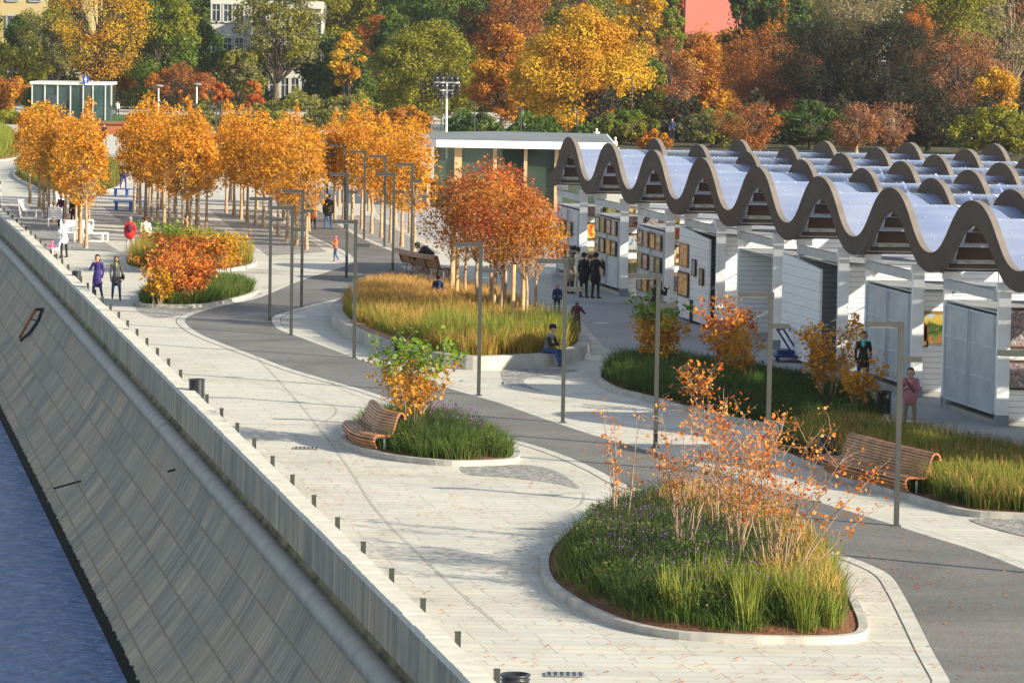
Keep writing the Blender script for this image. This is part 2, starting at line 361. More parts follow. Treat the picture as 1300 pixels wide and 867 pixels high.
# coping blocks with open joints
cb = MB(); L0 = off(.03); L1 = off(-.36); i = 0
for i in range(len(line)+len(far)-1):
    for t0, t1 in ((0.01, .985),):
        a0 = L0[i].lerp(L0[i+1], t0); a1 = L0[i].lerp(L0[i+1], t1); b0 = L1[i].lerp(L1[i+1], t0); b1 = L1[i].lerp(L1[i+1], t1)
        zz = PZ+random.uniform(-.012, .012)
        for a, b in (((a0, a1), (b0, b1)),):
            vs = [Vector((p.x, p.y, z)) for z in (PZ-.13, zz) for p in (b0, a0, a1, b1)]
            cb.add(vs, [(3, 2, 1, 0), (4, 5, 6, 7), (0, 1, 5, 4), (1, 2, 6, 5), (2, 3, 7, 6), (3, 0, 4, 7)])
setp(cb.build('coping', 'coping'), pw)
setp(lathe_along('inner_face', [(-.33, PZ-.1), (-.33, -.02)], 'wall'), pw)
M['moss'] = simple('mossy_joint', (.10, .10, .045), .95, var=.5, scale=1.2, c2=(.26, .22, .12))
setp(lathe_along('mossy_joint', [(.015, -.50), (.05, -.60), (.11, -.63)], 'moss'), pw)
# embankment: rolled moulding then a concave slope into the river
WZ = -4.5
rr = .23; prof = [(.0, -.62)]+[(.02+rr+rr*math.cos(a), -.66-rr*.6+rr*math.sin(a)) for a in np.linspace(R(165), R(-60), 12)]
roll_o = lathe_along('embankment_moulding', prof, 'roll', smooth=True); tag(roll_o, kind='structure')
s0 = (.30, -1.05); sp = []
for t in np.linspace(0, 1, 14):
    sp.append((s0[0]+t*1.75+ (t**2)*1.75, s0[1]-(4.3*t)))
slope = lathe_along('embankment_slope', sp, 'slope', smooth=True); tag(slope, kind='structure')
bm = bmesh.new()
for c in ((-900, -50), (60, -50), (60, 1600), (-900, 1600)): bm.verts.new((c[0], c[1], WZ))
bm.faces.new(bm.verts); me = bpy.data.meshes.new('river_water'); bm.to_mesh(me); bm.free()
# ------------------------------------------------------------------ road, edging, cobbles
ROAD = [(1215, 885), (1207, 865), (1185.5, 828), (1167, 791), (1145.5, 751), (1130, 730), (1102, 715.5), (1078, 707), (1047, 697), (1000, 681), (940, 661), (880, 641), (830, 626), (792, 614), (760, 597), (724, 581), (686, 567.5), (645, 556), (600, 541), (560, 527), (510, 511), (464.7, 496), (426, 485), (371, 469), (320, 450), (285, 437), (256, 425), (238, 413), (236, 405), (252, 397), (290, 387), (330, 378), (381, 357), (426.6, 342), (449.4, 333), (444, 323), (421, 311), (396, 300), (380, 288), (366, 272), (352, 258), (342, 246),
        (372, 246), (388, 258), (412, 272), (430, 286), (449, 298), (484, 314), (515, 326), (545, 342), (540, 352), (470, 366), (431.7, 379), (400, 386), (371, 394), (352, 400), (345, 406), (353, 418), (383, 429.5), (421.5, 444), (457, 457), (495, 467), (536, 479), (568.7, 493), (624.6, 509), (640, 514), (690.8, 532), (741.5, 549), (782, 561), (817.7, 571), (900, 596), (980, 620), (1047, 640), (1093, 654), (1142, 669), (1185.5, 683), (1225.5, 695), (1262.5, 708), (1300, 723), (1380, 752), (1500, 800), (1500, 885)]
road = catmull([P(x, y) for x, y in ROAD], True, 4)
if area(road) < 0: road.reverse()
tag(sheet('road_joint', offset(road, -.315), .004, 'joint'), kind='structure')
tag(sheet('road_edging', offset(road, -.29), .008, 'strip'), kind='structure')
tag(sheet('asphalt_path', road, .012, 'asphalt'), kind='structure')
for pts in ([(640, 488), (640, 468), (698, 468), (735, 470), (700, 476), (670, 480), (665, 485), (676, 492), (690, 497), (640, 487)],
            [(590, 590), (660, 590), (690, 593), (712, 601), (728, 612), (734, 620), (700, 613), (640, 606), (592, 602)],
            [(172, 384), (172, 391), (182, 399), (205, 404), (250, 396), (290, 386), (328, 377), (325, 372), (240, 385)],
            [(767, 415), (768, 424), (778, 430), (800, 431), (800, 418), (780, 414)],
            [(1232, 659), (1260, 671), (1300, 681), (1380, 700), (1400, 660), (1300, 660)],
            [(590, 402), (620, 468), (560, 470)]):
    if len(pts) > 3:
        tag(sheet('cobbled_patch', catmull([P(x, y) for x, y in pts], True, 4), .016 if pts[0][0] < 170 else .0135 if pts[0][0] > 1000 else .0045, 'cobble'), kind='structure')
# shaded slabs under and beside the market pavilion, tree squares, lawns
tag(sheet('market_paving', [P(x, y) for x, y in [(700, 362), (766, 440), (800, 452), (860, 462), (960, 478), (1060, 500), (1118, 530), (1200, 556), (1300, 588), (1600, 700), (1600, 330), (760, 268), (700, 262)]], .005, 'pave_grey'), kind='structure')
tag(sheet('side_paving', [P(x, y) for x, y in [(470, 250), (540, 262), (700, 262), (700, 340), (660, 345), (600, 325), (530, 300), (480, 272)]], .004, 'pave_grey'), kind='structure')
for pts in ([(60, 318), (150, 318), (60, 262), (10, 262)], [(130, 262), (205, 262), (275, 302), (180, 302)], [(265, 266), (335, 266), (415, 320), (340, 325)], [(410, 274), (470, 274), (560, 322), (495, 327)]):
    tag(sheet('tree_grove_paving', [P(x, y) for x, y in pts], .006, 'cobble'), kind='structure')
tag(sheet('park_ground', [Vector((-700, 470, 0)), Vector((900, 470, 0)), Vector((900, 1500, 0)), Vector((-700, 1500, 0))], .02, 'parkfloor'), kind='structure')
tag(sheet('park_path_ground', [Vector((12, 262, 0)), Vector((500, 262, 0)), Vector((500, 470, 0)), Vector((0, 470, 0))], .02, 'parkfloor'), kind='structure')
tag(sheet('park_lawn', [P(60, 164), P(320, 168), P(420, 165), P(300, 146), P(95, 146)], .03, 'lawn'), kind='structure')
# water (cut to the river side)
w = link('river_water', me, 'water'); tag(w, kind='structure')
# fine joint lines in the paving
jl = MB()
for pts in ([(330, 437), (390, 466), (440, 497), (500, 518)], [(320, 447), (380, 512), (440, 590), (480, 650), (560, 730), (640, 800)], [(395, 545), (425, 527), (422, 515), (380, 500), (320, 486)], [(700, 630), (738, 625), (738, 640), (715, 652)], [(0, 255), (90, 300), (200, 340)]):
    c = catmull([P(x, y) for x, y in pts], False, 8); a = offset(c, .008, False); b = offset(c, -.008, False)
    for i in range(len(c)-1): jl.add([(p.x, p.y, .0165) for p in (a[i], b[i], b[i+1], a[i+1])], [(0, 1, 2, 3)])
M['softjoint'] = simple('soft_joint', (.26, .25, .22), .9)
tag(jl.build('paving_joints', 'softjoint'), kind='structure')
# ------------------------------------------------------------------ planting beds
BEDS = {}
class Bed:
    def __init__(s, pts, mound=.0, lift=.1, raise_=0.0):
        s.out = catmull([P(x, y) for x, y in pts], True, 5)
        if area(s.out) < 0: s.out.reverse()
        s.c = sum(s.out, Vector())/len(s.out); s.mound = mound; s.lift = lift
    def setin(s, w):
        s.inn = offset(s.out, w); s.arr = np.array([(p.x, p.y) for p in s.inn])
    def dist(s, x, y):
        A = s.arr; B = np.roll(A, -1, 0); d = B-A; L = (d**2).sum(1)+1e-9
        best = np.full(len(x), 1e9)
        for i in range(len(A)):
            t = np.clip(((x-A[i, 0])*d[i, 0]+(y-A[i, 1])*d[i, 1])/L[i], 0, 1)
            q = np.hypot(x-A[i, 0]-t*d[i, 0], y-A[i, 1]-t*d[i, 1]); best = np.minimum(best, q)
        return best
    def z(s, x, y): return s.lift+s.mound*(1-np.exp(-s.dist(x, y)/1.3))
    def sample(s, n, margin=.05, f=None, r=rng):
        lo = s.arr.min(0); hi = s.arr.max(0); out = np.zeros((0, 2))
        while len(out) < n:
            q = r.uniform(lo, hi, (n*2, 2)); q = q[pip(q[:, 0], q[:, 1], s.arr)]
            q = q[s.dist(q[:, 0], q[:, 1]) > margin]
            if f is not None:
                q = q[r.uniform(0, 1, len(q)) < f(q[:, 0], q[:, 1])]
            if len(q) == 0: break
            out = np.vstack([out, q])
        return out[:n]
def make_bed(key, pts, label, w=.16, h=.14, mound=0.0, lift=.1, mat='kerb', rootname='planting_bed', seg=.95):
    b = Bed(pts, mound, lift); b.setin(w); BEDS[key] = b
    root = empty(rootname, (b.c.x, b.c.y, 0), 0, label, 'planter', None)
    kb = MB(); n = len(b.out); acc = 0
    for i in range(n):
        a0, a1, c1, c0 = b.out[i], b.out[(i+1) % n], b.inn[(i+1) % n], b.inn[i]
        vs = [(p.x-b.c.x, p.y-b.c.y, z) for z in (-.02, h) for p in (a0, a1, c1, c0)]
        acc += (a1-a0).length; g = (4, 5, 6, 7)
        kb.add(vs, [g, (0, 1, 5, 4), (2, 3, 7, 6)])
    kb.build('kerb', mat, root)
    # soil as rings towards the centre
    V = []; Fc = []; T = [1, .93, .85, .72, .5, .25, 0]
    for t in T:
        xs = np.array([b.c.x+(p.x-b.c.x)*t for p in b.inn]); yy = np.array([b.c.y+(p.y-b.c.y)*t for p in b.inn]); zz = b.z(xs, yy)
        V += [(x-b.c.x, y-b.c.y, z) for x, y, z in zip(xs, yy, zz)]
    for k in range(len(T)-1):
        for i in range(n): Fc.append((k*n+i, k*n+(i+1) % n, (k+1)*n+(i+1) % n, (k+1)*n+i))
    me = bpy.data.meshes.new('soil'); me.from_pydata(V, [], Fc); me.polygons.foreach_set('use_smooth', [True]*len(Fc)); me.update()
    link('soil', me, 'mulch', root)
    return b, root
A_, A_root = make_bed('A', [(689, 708), (686, 722), (688, 735), (698.5, 751), (729, 772), (769, 791), (806, 802.5), (861.7, 812), (948, 817), (1000, 818), (1047, 818), (1085, 815.5), (1100, 809), (1100, 795), (1090, 772), (1078, 745), (1055, 715), (1020, 690), (975, 670), (900, 652), (830, 648), (770, 656), (725, 674), (700, 694)],
         'large pale kerbed bed in the foreground with grasses and slender orange-leaved saplings', mound=.35)
B_, B_root = make_bed('B', [(431.7, 556), (434, 564.7), (449.4, 572), (482.4, 582), (523, 588), (573.8, 592), (630, 591), (655, 588), (660, 580), (650, 570), (615, 556), (570, 548), (510, 541), (465, 540), (440, 546)],
         'small kerbed bed with dark green grass behind the curved wooden bench', mound=.15)
D_, D_root = make_bed('D', [(756, 481), (762, 489), (782, 499), (817.7, 508), (855.7, 519), (894, 528), (932, 537), (967.4, 543), (1000, 547), (1060, 548), (1120, 540), (1128, 524), (1105, 508), (1060, 496), (1000, 483), (920, 470), (850, 462), (800, 462), (768, 469)],
         'long kerbed bed of low dark green grass in front of the market stalls', mound=.15)
E_, E_root = make_bed('E', [(978, 575), (1000, 585), (1046, 603), (1095, 618), (1142, 632), (1185.5, 645.5), (1232, 656), (1300, 660), (1370, 664), (1450, 660), (1460, 640), (1400, 615), (1300, 592), (1200, 572), (1110, 555), (1040, 550), (995, 558), (975, 566)],
         'long kerbed bed of tall golden green grass behind the straight wooden bench', mound=.1)
F1_, F1_root = make_bed('F1', [(172.6, 387.5), (193, 391), (254, 391), (287, 386), (320, 377), (327, 370), (310, 364), (280, 362), (230, 364), (195, 369), (176, 378)],
         'kerbed bed of green grass under an orange shrub at the left bend of the path', mound=.15)
F2_, F2_root = make_bed('F2', [(157, 339.6), (172.6, 344), (198, 346.6), (240, 348), (290, 345), (319, 340), (325, 334), (315, 326), (280, 318), (230, 315), (190, 320), (162, 331)],
         'kerbed bed of orange and golden plants behind the leftmost green grass bed', mound=.15)
G_, G_root = make_bed('G', [(20, 228), (48, 242), (60, 249), (110, 248), (150, 240), (160, 225), (140, 212), (90, 206), (40, 210), (18, 219)],
         'distant kerbed grass bed under the leftmost orange trees', mound=.2)
H_, H_root = make_bed('H', [(-60, 204), (-10, 205), (12, 204), (26, 199), (24, 186), (5, 176), (-30, 172), (-80, 180)],
         'distant grassy bed at the left edge beside the river path', mound=1.2)
# the raised concrete planter
CZ = .42
Cpx = [(420, 405), (423, 414), (433, 424), (450, 433), (490, 449), (530, 460), (560, 466.5), (600, 470), (647, 469), (698, 466), (735, 459), (749, 451.5), (747, 444), (730, 435), (700, 420), (665, 406), (625, 397), (580, 391), (530, 387), (480, 385), (445, 389), (427, 396)]
C_, C_root = make_bed('C', Cpx, 'raised pale concrete planter wall round tall golden grass and a clump of red trees', w=.42, h=CZ, lift=CZ-.06, mound=.05, mat='concrete', rootname='raised_planter')
# gaps between the kerb stones are dark joints: thin slabs set a little proud
# ------------------------------------------------------------------ street furniture
M['lampmetal'] = simple('grey_painted_steel', (.045, .048, .045), .5, var=.15, scale=1.5, spec=.4)
M['black'] = simple('black_ribbed_metal', (.018, .02, .024), .35, var=.3, scale=4, spec=.5)
M['darkhole'] = simple('dark_inside', (.008, .008, .008), .9)
M['wood'] = simple('oiled_larch', (.36, .15, .06), .5, var=.3, scale=3.5, spec=.35, c2=(.48, .23, .10))
M['woodend'] = simple('end_grain_larch', (.34, .13, .035), .6, var=.2, scale=6)
M['steel'] = simple('galvanised_steel', (.35, .36, .37), .4, metal=.6, var=.15, scale=3)
M['white'] = simple('white_enamel', (.80, .80, .78), .45, var=.06, scale=2)
M['bluepaint'] = simple('blue_paint', (.02, .12, .42), .45, var=.2, scale=2)
M['navyframe'] = simple('navy_frame_paint', (.012, .035, .14), .4, var=.3, scale=3)
M['postcap'] = simple('post_metal', (.03, .034, .03), .5, var=.2, scale=5)
LH = 4.32
def make_lamp():
    root = empty('street_lamp')
    b = MB(); b.box((0, 0, LH/2), (.105, .125, LH)); b.box((0, 0, .012), (.2, .2, .024)); b.build('post', 'lampmetal', root)
    b = MB(); b.box((-.345, 0, LH-.055), (.82, .14, .11)); b.box((.0, 0, LH-.055), (.125, .145, .13)); b.build('long_arm', 'lampmetal', root)
    b = MB(); b.box((.25, 0, LH-.78), (.40, .13, .11)); b.build('short_arm', 'lampmetal', root)
    b = MB(); b.box((-.40, 0, LH-.118), (.55, .09, .012)); b.build('light_strip', 'white', root)
    return root
LAMPS = [(1309, 728, 'grey street lamp at the right edge of the picture, mostly outside it'),
 (1137.7, 668, 'grey two-armed street lamp in front of the straight wooden bench'),
 (974, 606, 'grey street lamp behind the tall orange saplings, left of the straight bench'),
 (832, 568, 'grey street lamp rising in front of the yellow-orange shrub left of the market stalls'),
 (714.4, 537, 'grey street lamp standing right beside the seated man, between him and the path'),
 (607.6, 502.5, 'grey street lamp in front of the raised planter, below the red trees'),
 (449.5, 455, 'grey street lamp in front of the wooden seat on the raised planter wall'),
 (369.5, 426, 'grey street lamp nearest the viewer at the path bend, left of the raised planter'),
 (342.3, 407, 'leftmost grey street lamp at the path bend, with its arm highest over the planting bed'),
 (382.7, 390, 'grey street lamp standing on the asphalt edge at the bend behind the two nearer lamps'),
 (439.8, 353, 'grey street lamp by the left tip of the raised planter grass'),
 (498.5, 352, 'grey street lamp rising from behind the golden grass of the raised planter'),
 (522, 331, 'grey street lamp right of the others, beside the crouched man on the bench'),
 (487.8, 314, 'grey street lamp on the path edge in front of the right group of orange trees'),
 (462, 304, 'grey street lamp on the path edge level with the walking child in orange'),
 (437.5, 291, 'grey street lamp on the path just right of the walking man in the brown jacket'),
 (415, 281, 'grey street lamp partly hidden by orange foliage, farthest of the lamps along the path'),
 (188, 197, 'distant dark street lamp above the orange trees, leftmost of the far ones'),
 (211, 200, 'distant dark street lamp above the orange trees, second from left of the far ones'),
 (249, 204, 'distant dark street lamp above the orange trees, third from left of the far ones'),
 (274, 207, 'distant dark street lamp above the orange trees, fourth from left of the far ones'),
 (320, 214, 'distant dark street lamp above the orange trees, rightmost of the far ones')]
lamp0 = make_lamp()
for i, (x, y, lb) in enumerate(LAMPS):
    o = lamp0 if i == 0 else copy_tree(lamp0); o.location = P(x, y); tag(o, lb, 'street lamp', 'grey street lamps along the path')
# bins -----------------------------------------------------------------
def make_bin():
    root = empty('litter_bin'); pr = []
    z = .03; k = 0
    while z < .70:
        pr += [(.195, z), (.225, z+.015), (.225, z+.035), (.195, z+.05)]; z += .06
    b = MB(); b.lathe([(.0, .02), (.2, .02)]+pr+[(.21, .72), (.18, .72), (.17, .55), (0, .55)], n=24); b.build('ribbed_body', 'black', root)
    b = MB(); b.lathe([(.212, .70), (.232, .71), (.232, .735), (.205, .74), (.19, .715)], n=24); b.build('rim', 'black', root)
    return root
bin0 = make_bin()
for i, (x, y, s, lb) in enumerate([(653, 917, 1, 'black ribbed litter bin at the bottom edge of the picture beside the parapet'),
     (249.5, 515.5, 1, 'black ribbed litter bin half hidden by the parapet, left of the paving'),
     (97, 364.5, .85, 'black ribbed litter bin beside the two women walking in coats'),
     (1050, 592, 1, 'black ribbed litter bin standing in the grass at the left end of the straight bench'),
     (1121, 531, 1, 'black ribbed litter bin between the yellow shrub and the woman in the pink jacket'),
     (507.5, 455, .95, 'black ribbed litter bin against the raised planter wall behind the green-tipped shrub')]):
    o = bin0 if i == 0 else copy_tree(bin0); o.location = P(x, y); o.scale = (s, s, s); tag(o, lb, 'litter bin', 'black ribbed litter bins')
b = MB(); b.box((0, 0, .4), (.36, .36, .8)); b.box((0, 0, .805), (.40, .40, .03)); b.box((0, -.19, .62), (.26, .02, .12), mi=1)
o = b.build('waste_box', ['black', 'darkhole'], None, P(881.5, 410)); tag(o, 'square black waste box standing by the white boarded wall under the hanging paintings', 'waste box')
# guard posts behind the coping -----------------------------------------
gl = off(-.52); pp = None; acc = 0
yy = P(590, 840, .6).y; posts = []
while yy < 330: posts.append(yy); yy += 3.55
for i, y in enumerate(posts):
    b = MB(); b.box((0, 0, .24), (.09, .075, .48)); b.box((0, 0, .49), (.10, .085, .025))
    tx = edge_x(y); sl_ = (edge_x(y+1)-edge_x(y-1))/2
    if i == 0:
        gp0 = b.build('guard_post', 'postcap'); o = gp0
    else: o = gp0.copy(); COL.objects.link(o)
    o.location = (tx+.55*math.cos(math.atan(sl_)), y, 0); o.rotation_euler = (0, 0, -math.atan(sl_))
    tag(o, 'short grey guard post just behind the coping of the river parapet', 'guard post', 'guard posts along the parapet')
# benches ----------------------------------------------------------------
BP = [(.13, .10), (.05, .17), (.0, .25), (-.03, .33), (-.02, .41), (.03, .455)]           # front curl
SP = [(.10, .465), (.17, .465), (.24, .462), (.31, .457), (.38, .452), (.45, .447), (.52, .447)]
KP = [(.57, .485), (.60, .55), (.63, .62), (.655, .69), (.68, .76), (.705, .83), (.73, .90), (.76, .965)]
TP = [(.81, 1.005), (.875, 1.015), (.935, .99), (.975, .94), (.99, .875)]
BP, SP, KP, TP = [[(u*.84, z*.95) for u, z in q] for q in (BP, SP, KP, TP)]
def make_bench(px, label, sub=8):
    ln = catmull([P(x, y, .1) for x, y in px], False, sub); ln = [Vector((p.x, p.y, 0)) for p in ln]
    o0 = ln[len(ln)//2].copy(); root = empty('wooden_bench', o0, 0, label, 'bench', None); ln = [p-o0 for p in ln]
    lines = {}
    def sweep(nm, prof):
        b = MB(); allp = BP+SP+KP+TP
        for (u, z) in prof:
            i = allp.index((u, z)); a = allp[max(i-1, 0)]; c = allp[min(i+1, len(allp)-1)]
            t = Vector((c[0]-a[0], c[1]-a[1])).normalized(); nn = Vector((-t.y, t.x)); w = .026; th = .022
            crn = [(u+t.x*w*s+nn.x*th*q, z+t.y*w*s+nn.y*th*q) for s, q in ((-1, -1), (1, -1), (1, 1), (-1, 1))]
            rows = [offset(ln, cu, False) for cu, cz in crn]; n = len(ln)
            vs = [(rows[k][j].x, rows[k][j].y, crn[k][1]+.03) for j in range(n) for k in range(4)]
            fs = [(j*4+k, j*4+(k+1) % 4, (j+1)*4+(k+1) % 4, (j+1)*4+k) for j in range(n-1) for k in range(4)]
            b.add(vs, fs, 0); b.add(vs[:4], [(3, 2, 1, 0)], 1); b.add(vs[-4:], [(0, 1, 2, 3)], 1)
        return b.build(nm, ['wood', 'woodend'], root)
    sweep('front_slats', BP); sweep('seat', SP); sweep('backrest', KP); sweep('top_rail', TP)
    n = len(ln)
    for j in (1, n//3, 2*n//3, n-2):
        b = MB(); t = (ln[min(j+1, n-1)]-ln[j-1]).normalized(); nrm = Vector((-t.y, t.x, 0)); p = ln[j]
        pts = [p+nrm*(u+.03)+Vector((0, 0, z-.01)) for u, z in BP[1:]+SP]
        for a, c in zip(pts[:-1], pts[1:]): b.bar(a, c, .05, .05)
        pts = [p+nrm*(u+.035)+Vector((0, 0, z)) for u, z in [SP[-1]]+KP+TP[:3]]
        for a, c in zip(pts[:-1], pts[1:]): b.bar(a, c, .05, .05)
        b.build('frame', 'lampmetal', root)
        b = MB(); b.bar(p+nrm*.30, p+nrm*.30+Vector((0, 0, .41)), .05); b.build('leg', 'steel', root)
    return root
make_bench([(1044, 599), (1078, 609), (1114, 618.5), (1151, 628)], 'long straight slatted wooden bench with curled back in the golden grass bed at right')
make_bench([(436, 553), (444, 562.5), (456, 568.5), (476, 573)], 'short curved slatted wooden bench at the tip of the small grass bed')
make_bench([(572, 352), (556, 350), (538, 346), (524, 342)], 'wooden bench seen from behind beyond the raised planter, where the crouched man sits')
# seat boards lying on the raised planter wall
ln = catmull([P(x, y, CZ) for x, y in [(445, 408), (462, 417), (489, 428), (512, 433), (531, 436)]], False, 6)
b = MB(); ds = [(-.02, .05), (.05, .13), (.15, .23), (.25, .33), (.35, .43)]
ln0 = [Vector((p.x, p.y, 0)) for p in ln]; s = 1
for a, c in ds:
    r0 = offset(ln0, -a*s+.0, False); r1 = offset(ln0, -c*s, False)
    if (r1[3]-C_.c).length > (r0[3]-C_.c).length: r0 = offset(ln0, a, False); r1 = offset(ln0, c, False)
    for j in range(len(ln0)-1):
        q = [r0[j], r0[j+1], r1[j+1], r1[j]]
        b.prism([(v.x, v.y) for v in (q if True else q)], CZ+.012, CZ+.06)
o = b.build('seat_boards', 'wood'); tag(o, 'long wooden seat boards on top of the raised concrete planter wall', 'seat')
# white lounge chairs ------------------------------------------------------
def make_chair():
    root = empty('lounge_chair')
    for s in (-.33, .33):
        b = MB(); pts = [(s, -.45, .03), (s, .45, .03), (s, .62, .95), (s, .30, .40), (s, -.45, .42), (s, -.45, .03)]
        for a, c in zip(pts[:-1], pts[1:]): b.bar(a, c, .055)
        b.build('side_frame', 'white', root)
    b = MB(); 
    for k in range(7): b.box((0, -.42+.12*k, .42), (.66, .09, .02))
    b.build('seat', 'white', root)
    b = MB()
    for k in range(6): b.box((0, .34+.05*k, .48+.088*k), (.66, .02, .075), rx=-.5)
    b.build('backrest', 'white', root)
    return root
ch0 = make_chair()
for i, (x, y, rz, lb) in enumerate([(40, 277, 1.2, 'white lounge chair standing alone left of the first orange trees'), (70, 288, .1, 'white lounge chair behind the tree trunks, seen from its back'),
        (76, 262, 2.4, 'white lounge chair half hidden under the leftmost orange crowns'), (86, 306, .1, 'white lounge chair in front of the tree trunks facing away'), (107, 290, 1.7, 'white lounge chair between the trunks and the open paving'),
        (122, 307, 1.3, 'white lounge chair right of the foremost tree trunk')]):
    o = ch0 if i == 0 else copy_tree(ch0); o.location = P(x, y); o.rotation_euler = (0, 0, rz); tag(o, lb, 'lounge chair', 'white lounge chairs among the trees')
# blue benches & cart
def blue_seat(x, y, L, h, lb):
    root = empty('blue_bench', P(x, y), 0, lb, 'bench', 'blue benches in the tree grove')
    b = MB(); 
    for k in range(3): b.box((0, -.22+.22*k, h), (L, .18, .05))
    b.build('seat', 'bluepaint', root)
    for s in (-.42, 0, .42):
        b = MB(); b.box((s*L, 0, h/2-.02), (.14, .5, h-.04)); b.build('leg', 'bluepaint', root)
blue_seat(166, 267.5, 1.9, .5, 'blue bench among the tree trunks right of the leftmost trees')
blue_seat(161, 249, 1.6, .42, 'thin blue bench behind the other blue bench')
blue_seat(262, 305, 1.8, .45, 'blue bench behind the orange shrub, beside the woman in the mustard coat')
root = empty('blue_trolley', P(1001, 459), 0, 'blue metal trolley with a tilted tubular handle by the white boarded stall wall', 'trolley')
b = MB(); b.box((0, 0, .2), (.95, 1.1, .06)); b.box((-.1, .2, .30), (.5, .7, .14)); b.build('platform', 'navyframe', root)
b = MB()
for k in (-.42, 0, .42): b.bar((k*.5+.1+.24, k*1.2, .22), (k*.5-.2, k*1.2, 1.05), .06)
b.bar((-.21-.2, -.5, 1.05), (.21-.2, .5, 1.05), .07); b.build('handle', 'navyframe', root)
for sx in (-.35, .35):
    for sy in (-.4, .4):
        b = MB(); b.tube([(sx-.03, sy, .09), (sx+.03, sy, .09)], .09, 10); b.build('wheel', 'black', root)
# drain grates
g = MB(); 
g.box((0, 0, 0), (.62, .40, .01), mi=0)
for i in range(6):
    for j in range(3): g.box((-.25+.1*i, -.13+.13*j, .004), (.055, .07, .01), mi=1)
gr = g.build('drain_grate', ['steel', 'darkhole']); 
for i, (x, y, lb) in enumerate([(717, 857, 'steel drain grate in the paving at the bottom, right of the litter bin'), (389, 569.5, 'steel drain grate in the paving left of the curved bench'), (585, 436, None)][:2]):
    o = gr if i == 0 else gr.copy()
    if i: COL.objects.link(o)
    o.location = P(x, y)+Vector((0, 0, .022)); tag(o, lb, 'drain grate', 'drain grates in the paving')
# old timber fender hung on the slope
def slope_pt(px, py):
    best = None
    for o_, z_ in [(s_[0], s_[1]) for s_ in sp]:
        p = P(px, py, z_); d = abs(p.x-(edge_x(p.y)-o_)); 
        if best is None or d < best[0]: best = (d, p)
    return best[1]
root = empty('timber_fender', slope_pt(42, 418), 0, 'old timber fender with a dark iron rail hanging on the stone slope', 'fender')
a = slope_pt(53, 396)-root.location+Vector((-.25, 0, .1)); c = slope_pt(30, 436)-root.location+Vector((-.25, 0, .1))
b = MB(); b.bar(a, c.lerp(a, .1), .09, .09); b.build('timber', 'woodend', root)
b = MB(); b.tube([a+Vector((.25, .1, .0)), a.lerp(c, .3)+Vector((.30, .1, -.1)), a.lerp(c, .7)+Vector((.22, .1, -.1)), c+Vector((.1, 0, 0))], .07); b.bar(a, a+Vector((.32, .1, 0)), .12); b.bar(a.lerp(c, .3), a.lerp(c, .3)+Vector((.3, .1, -.1)), .05); b.build('iron_rail', 'black', root)
for (x, y, L, lb) in ((103, 610, .9, 'thin iron bar sticking out of the wet edge of the slope'), (251, 596, .22, 'small black drain spout under the rolled stone moulding')):
    p = slope_pt(x, y) if y > 600 else Vector((edge_x(P(x, y, -1.2).y)-.55, P(x, y, -1.2).y, -1.2))
    b = MB(); b.bar((0, 0, 0), (-.9*L, -.2*L, -.25*L), .06); o = b.build('iron_bar' if y > 600 else 'drain_spout', 'black', None, p); tag(o, lb, 'iron bar' if y > 600 else 'spout')
# ------------------------------------------------------------------ market pavilion
def roofmat(name='blue_polycarbonate', t0=.30, t1=.12, p0=.45, p1=.85):
    m, nt, b = newmat(name)
    tc = N(nt, 'ShaderNodeTexCoord'); no = N(nt, 'ShaderNodeTexNoise'); no.inputs['Scale'].default_value = .5; no.inputs['Detail'].default_value = 5; nt.links.new(tc.outputs['Object'], no.inputs['Vector'])
    r = ramp(nt, [(.3, (.24, .31, .50)), (.7, (.38, .44, .60))]); nt.links.new(no.outputs[0], r.inputs[0]); nt.links.new(r.outputs[0], b.inputs['Base Color'])
    b.inputs['Roughness'].default_value = .24; b.inputs['Specular IOR Level'].default_value = .45
    t = N(nt, 'ShaderNodeBsdfTransparent'); t.inputs[0].default_value = (.80, .85, .95, 1)
    ms = N(nt, 'ShaderNodeMixShader'); lw = N(nt, 'ShaderNodeLayerWeight'); lw.inputs[0].default_value = .5
    lr = ramp(nt, [(p0, (t0,)*3), (p1, (t1,)*3)]); nt.links.new(lw.outputs['Facing'], lr.inputs[0]); nt.links.new(lr.outputs[0], ms.inputs[0])
    out = [n for n in nt.nodes if n.type == 'OUTPUT_MATERIAL'][0]
    nt.links.new(b.outputs[0], ms.inputs[1]); nt.links.new(t.outputs[0], ms.inputs[2]); nt.links.new(ms.outputs[0], out.inputs[0]); return m
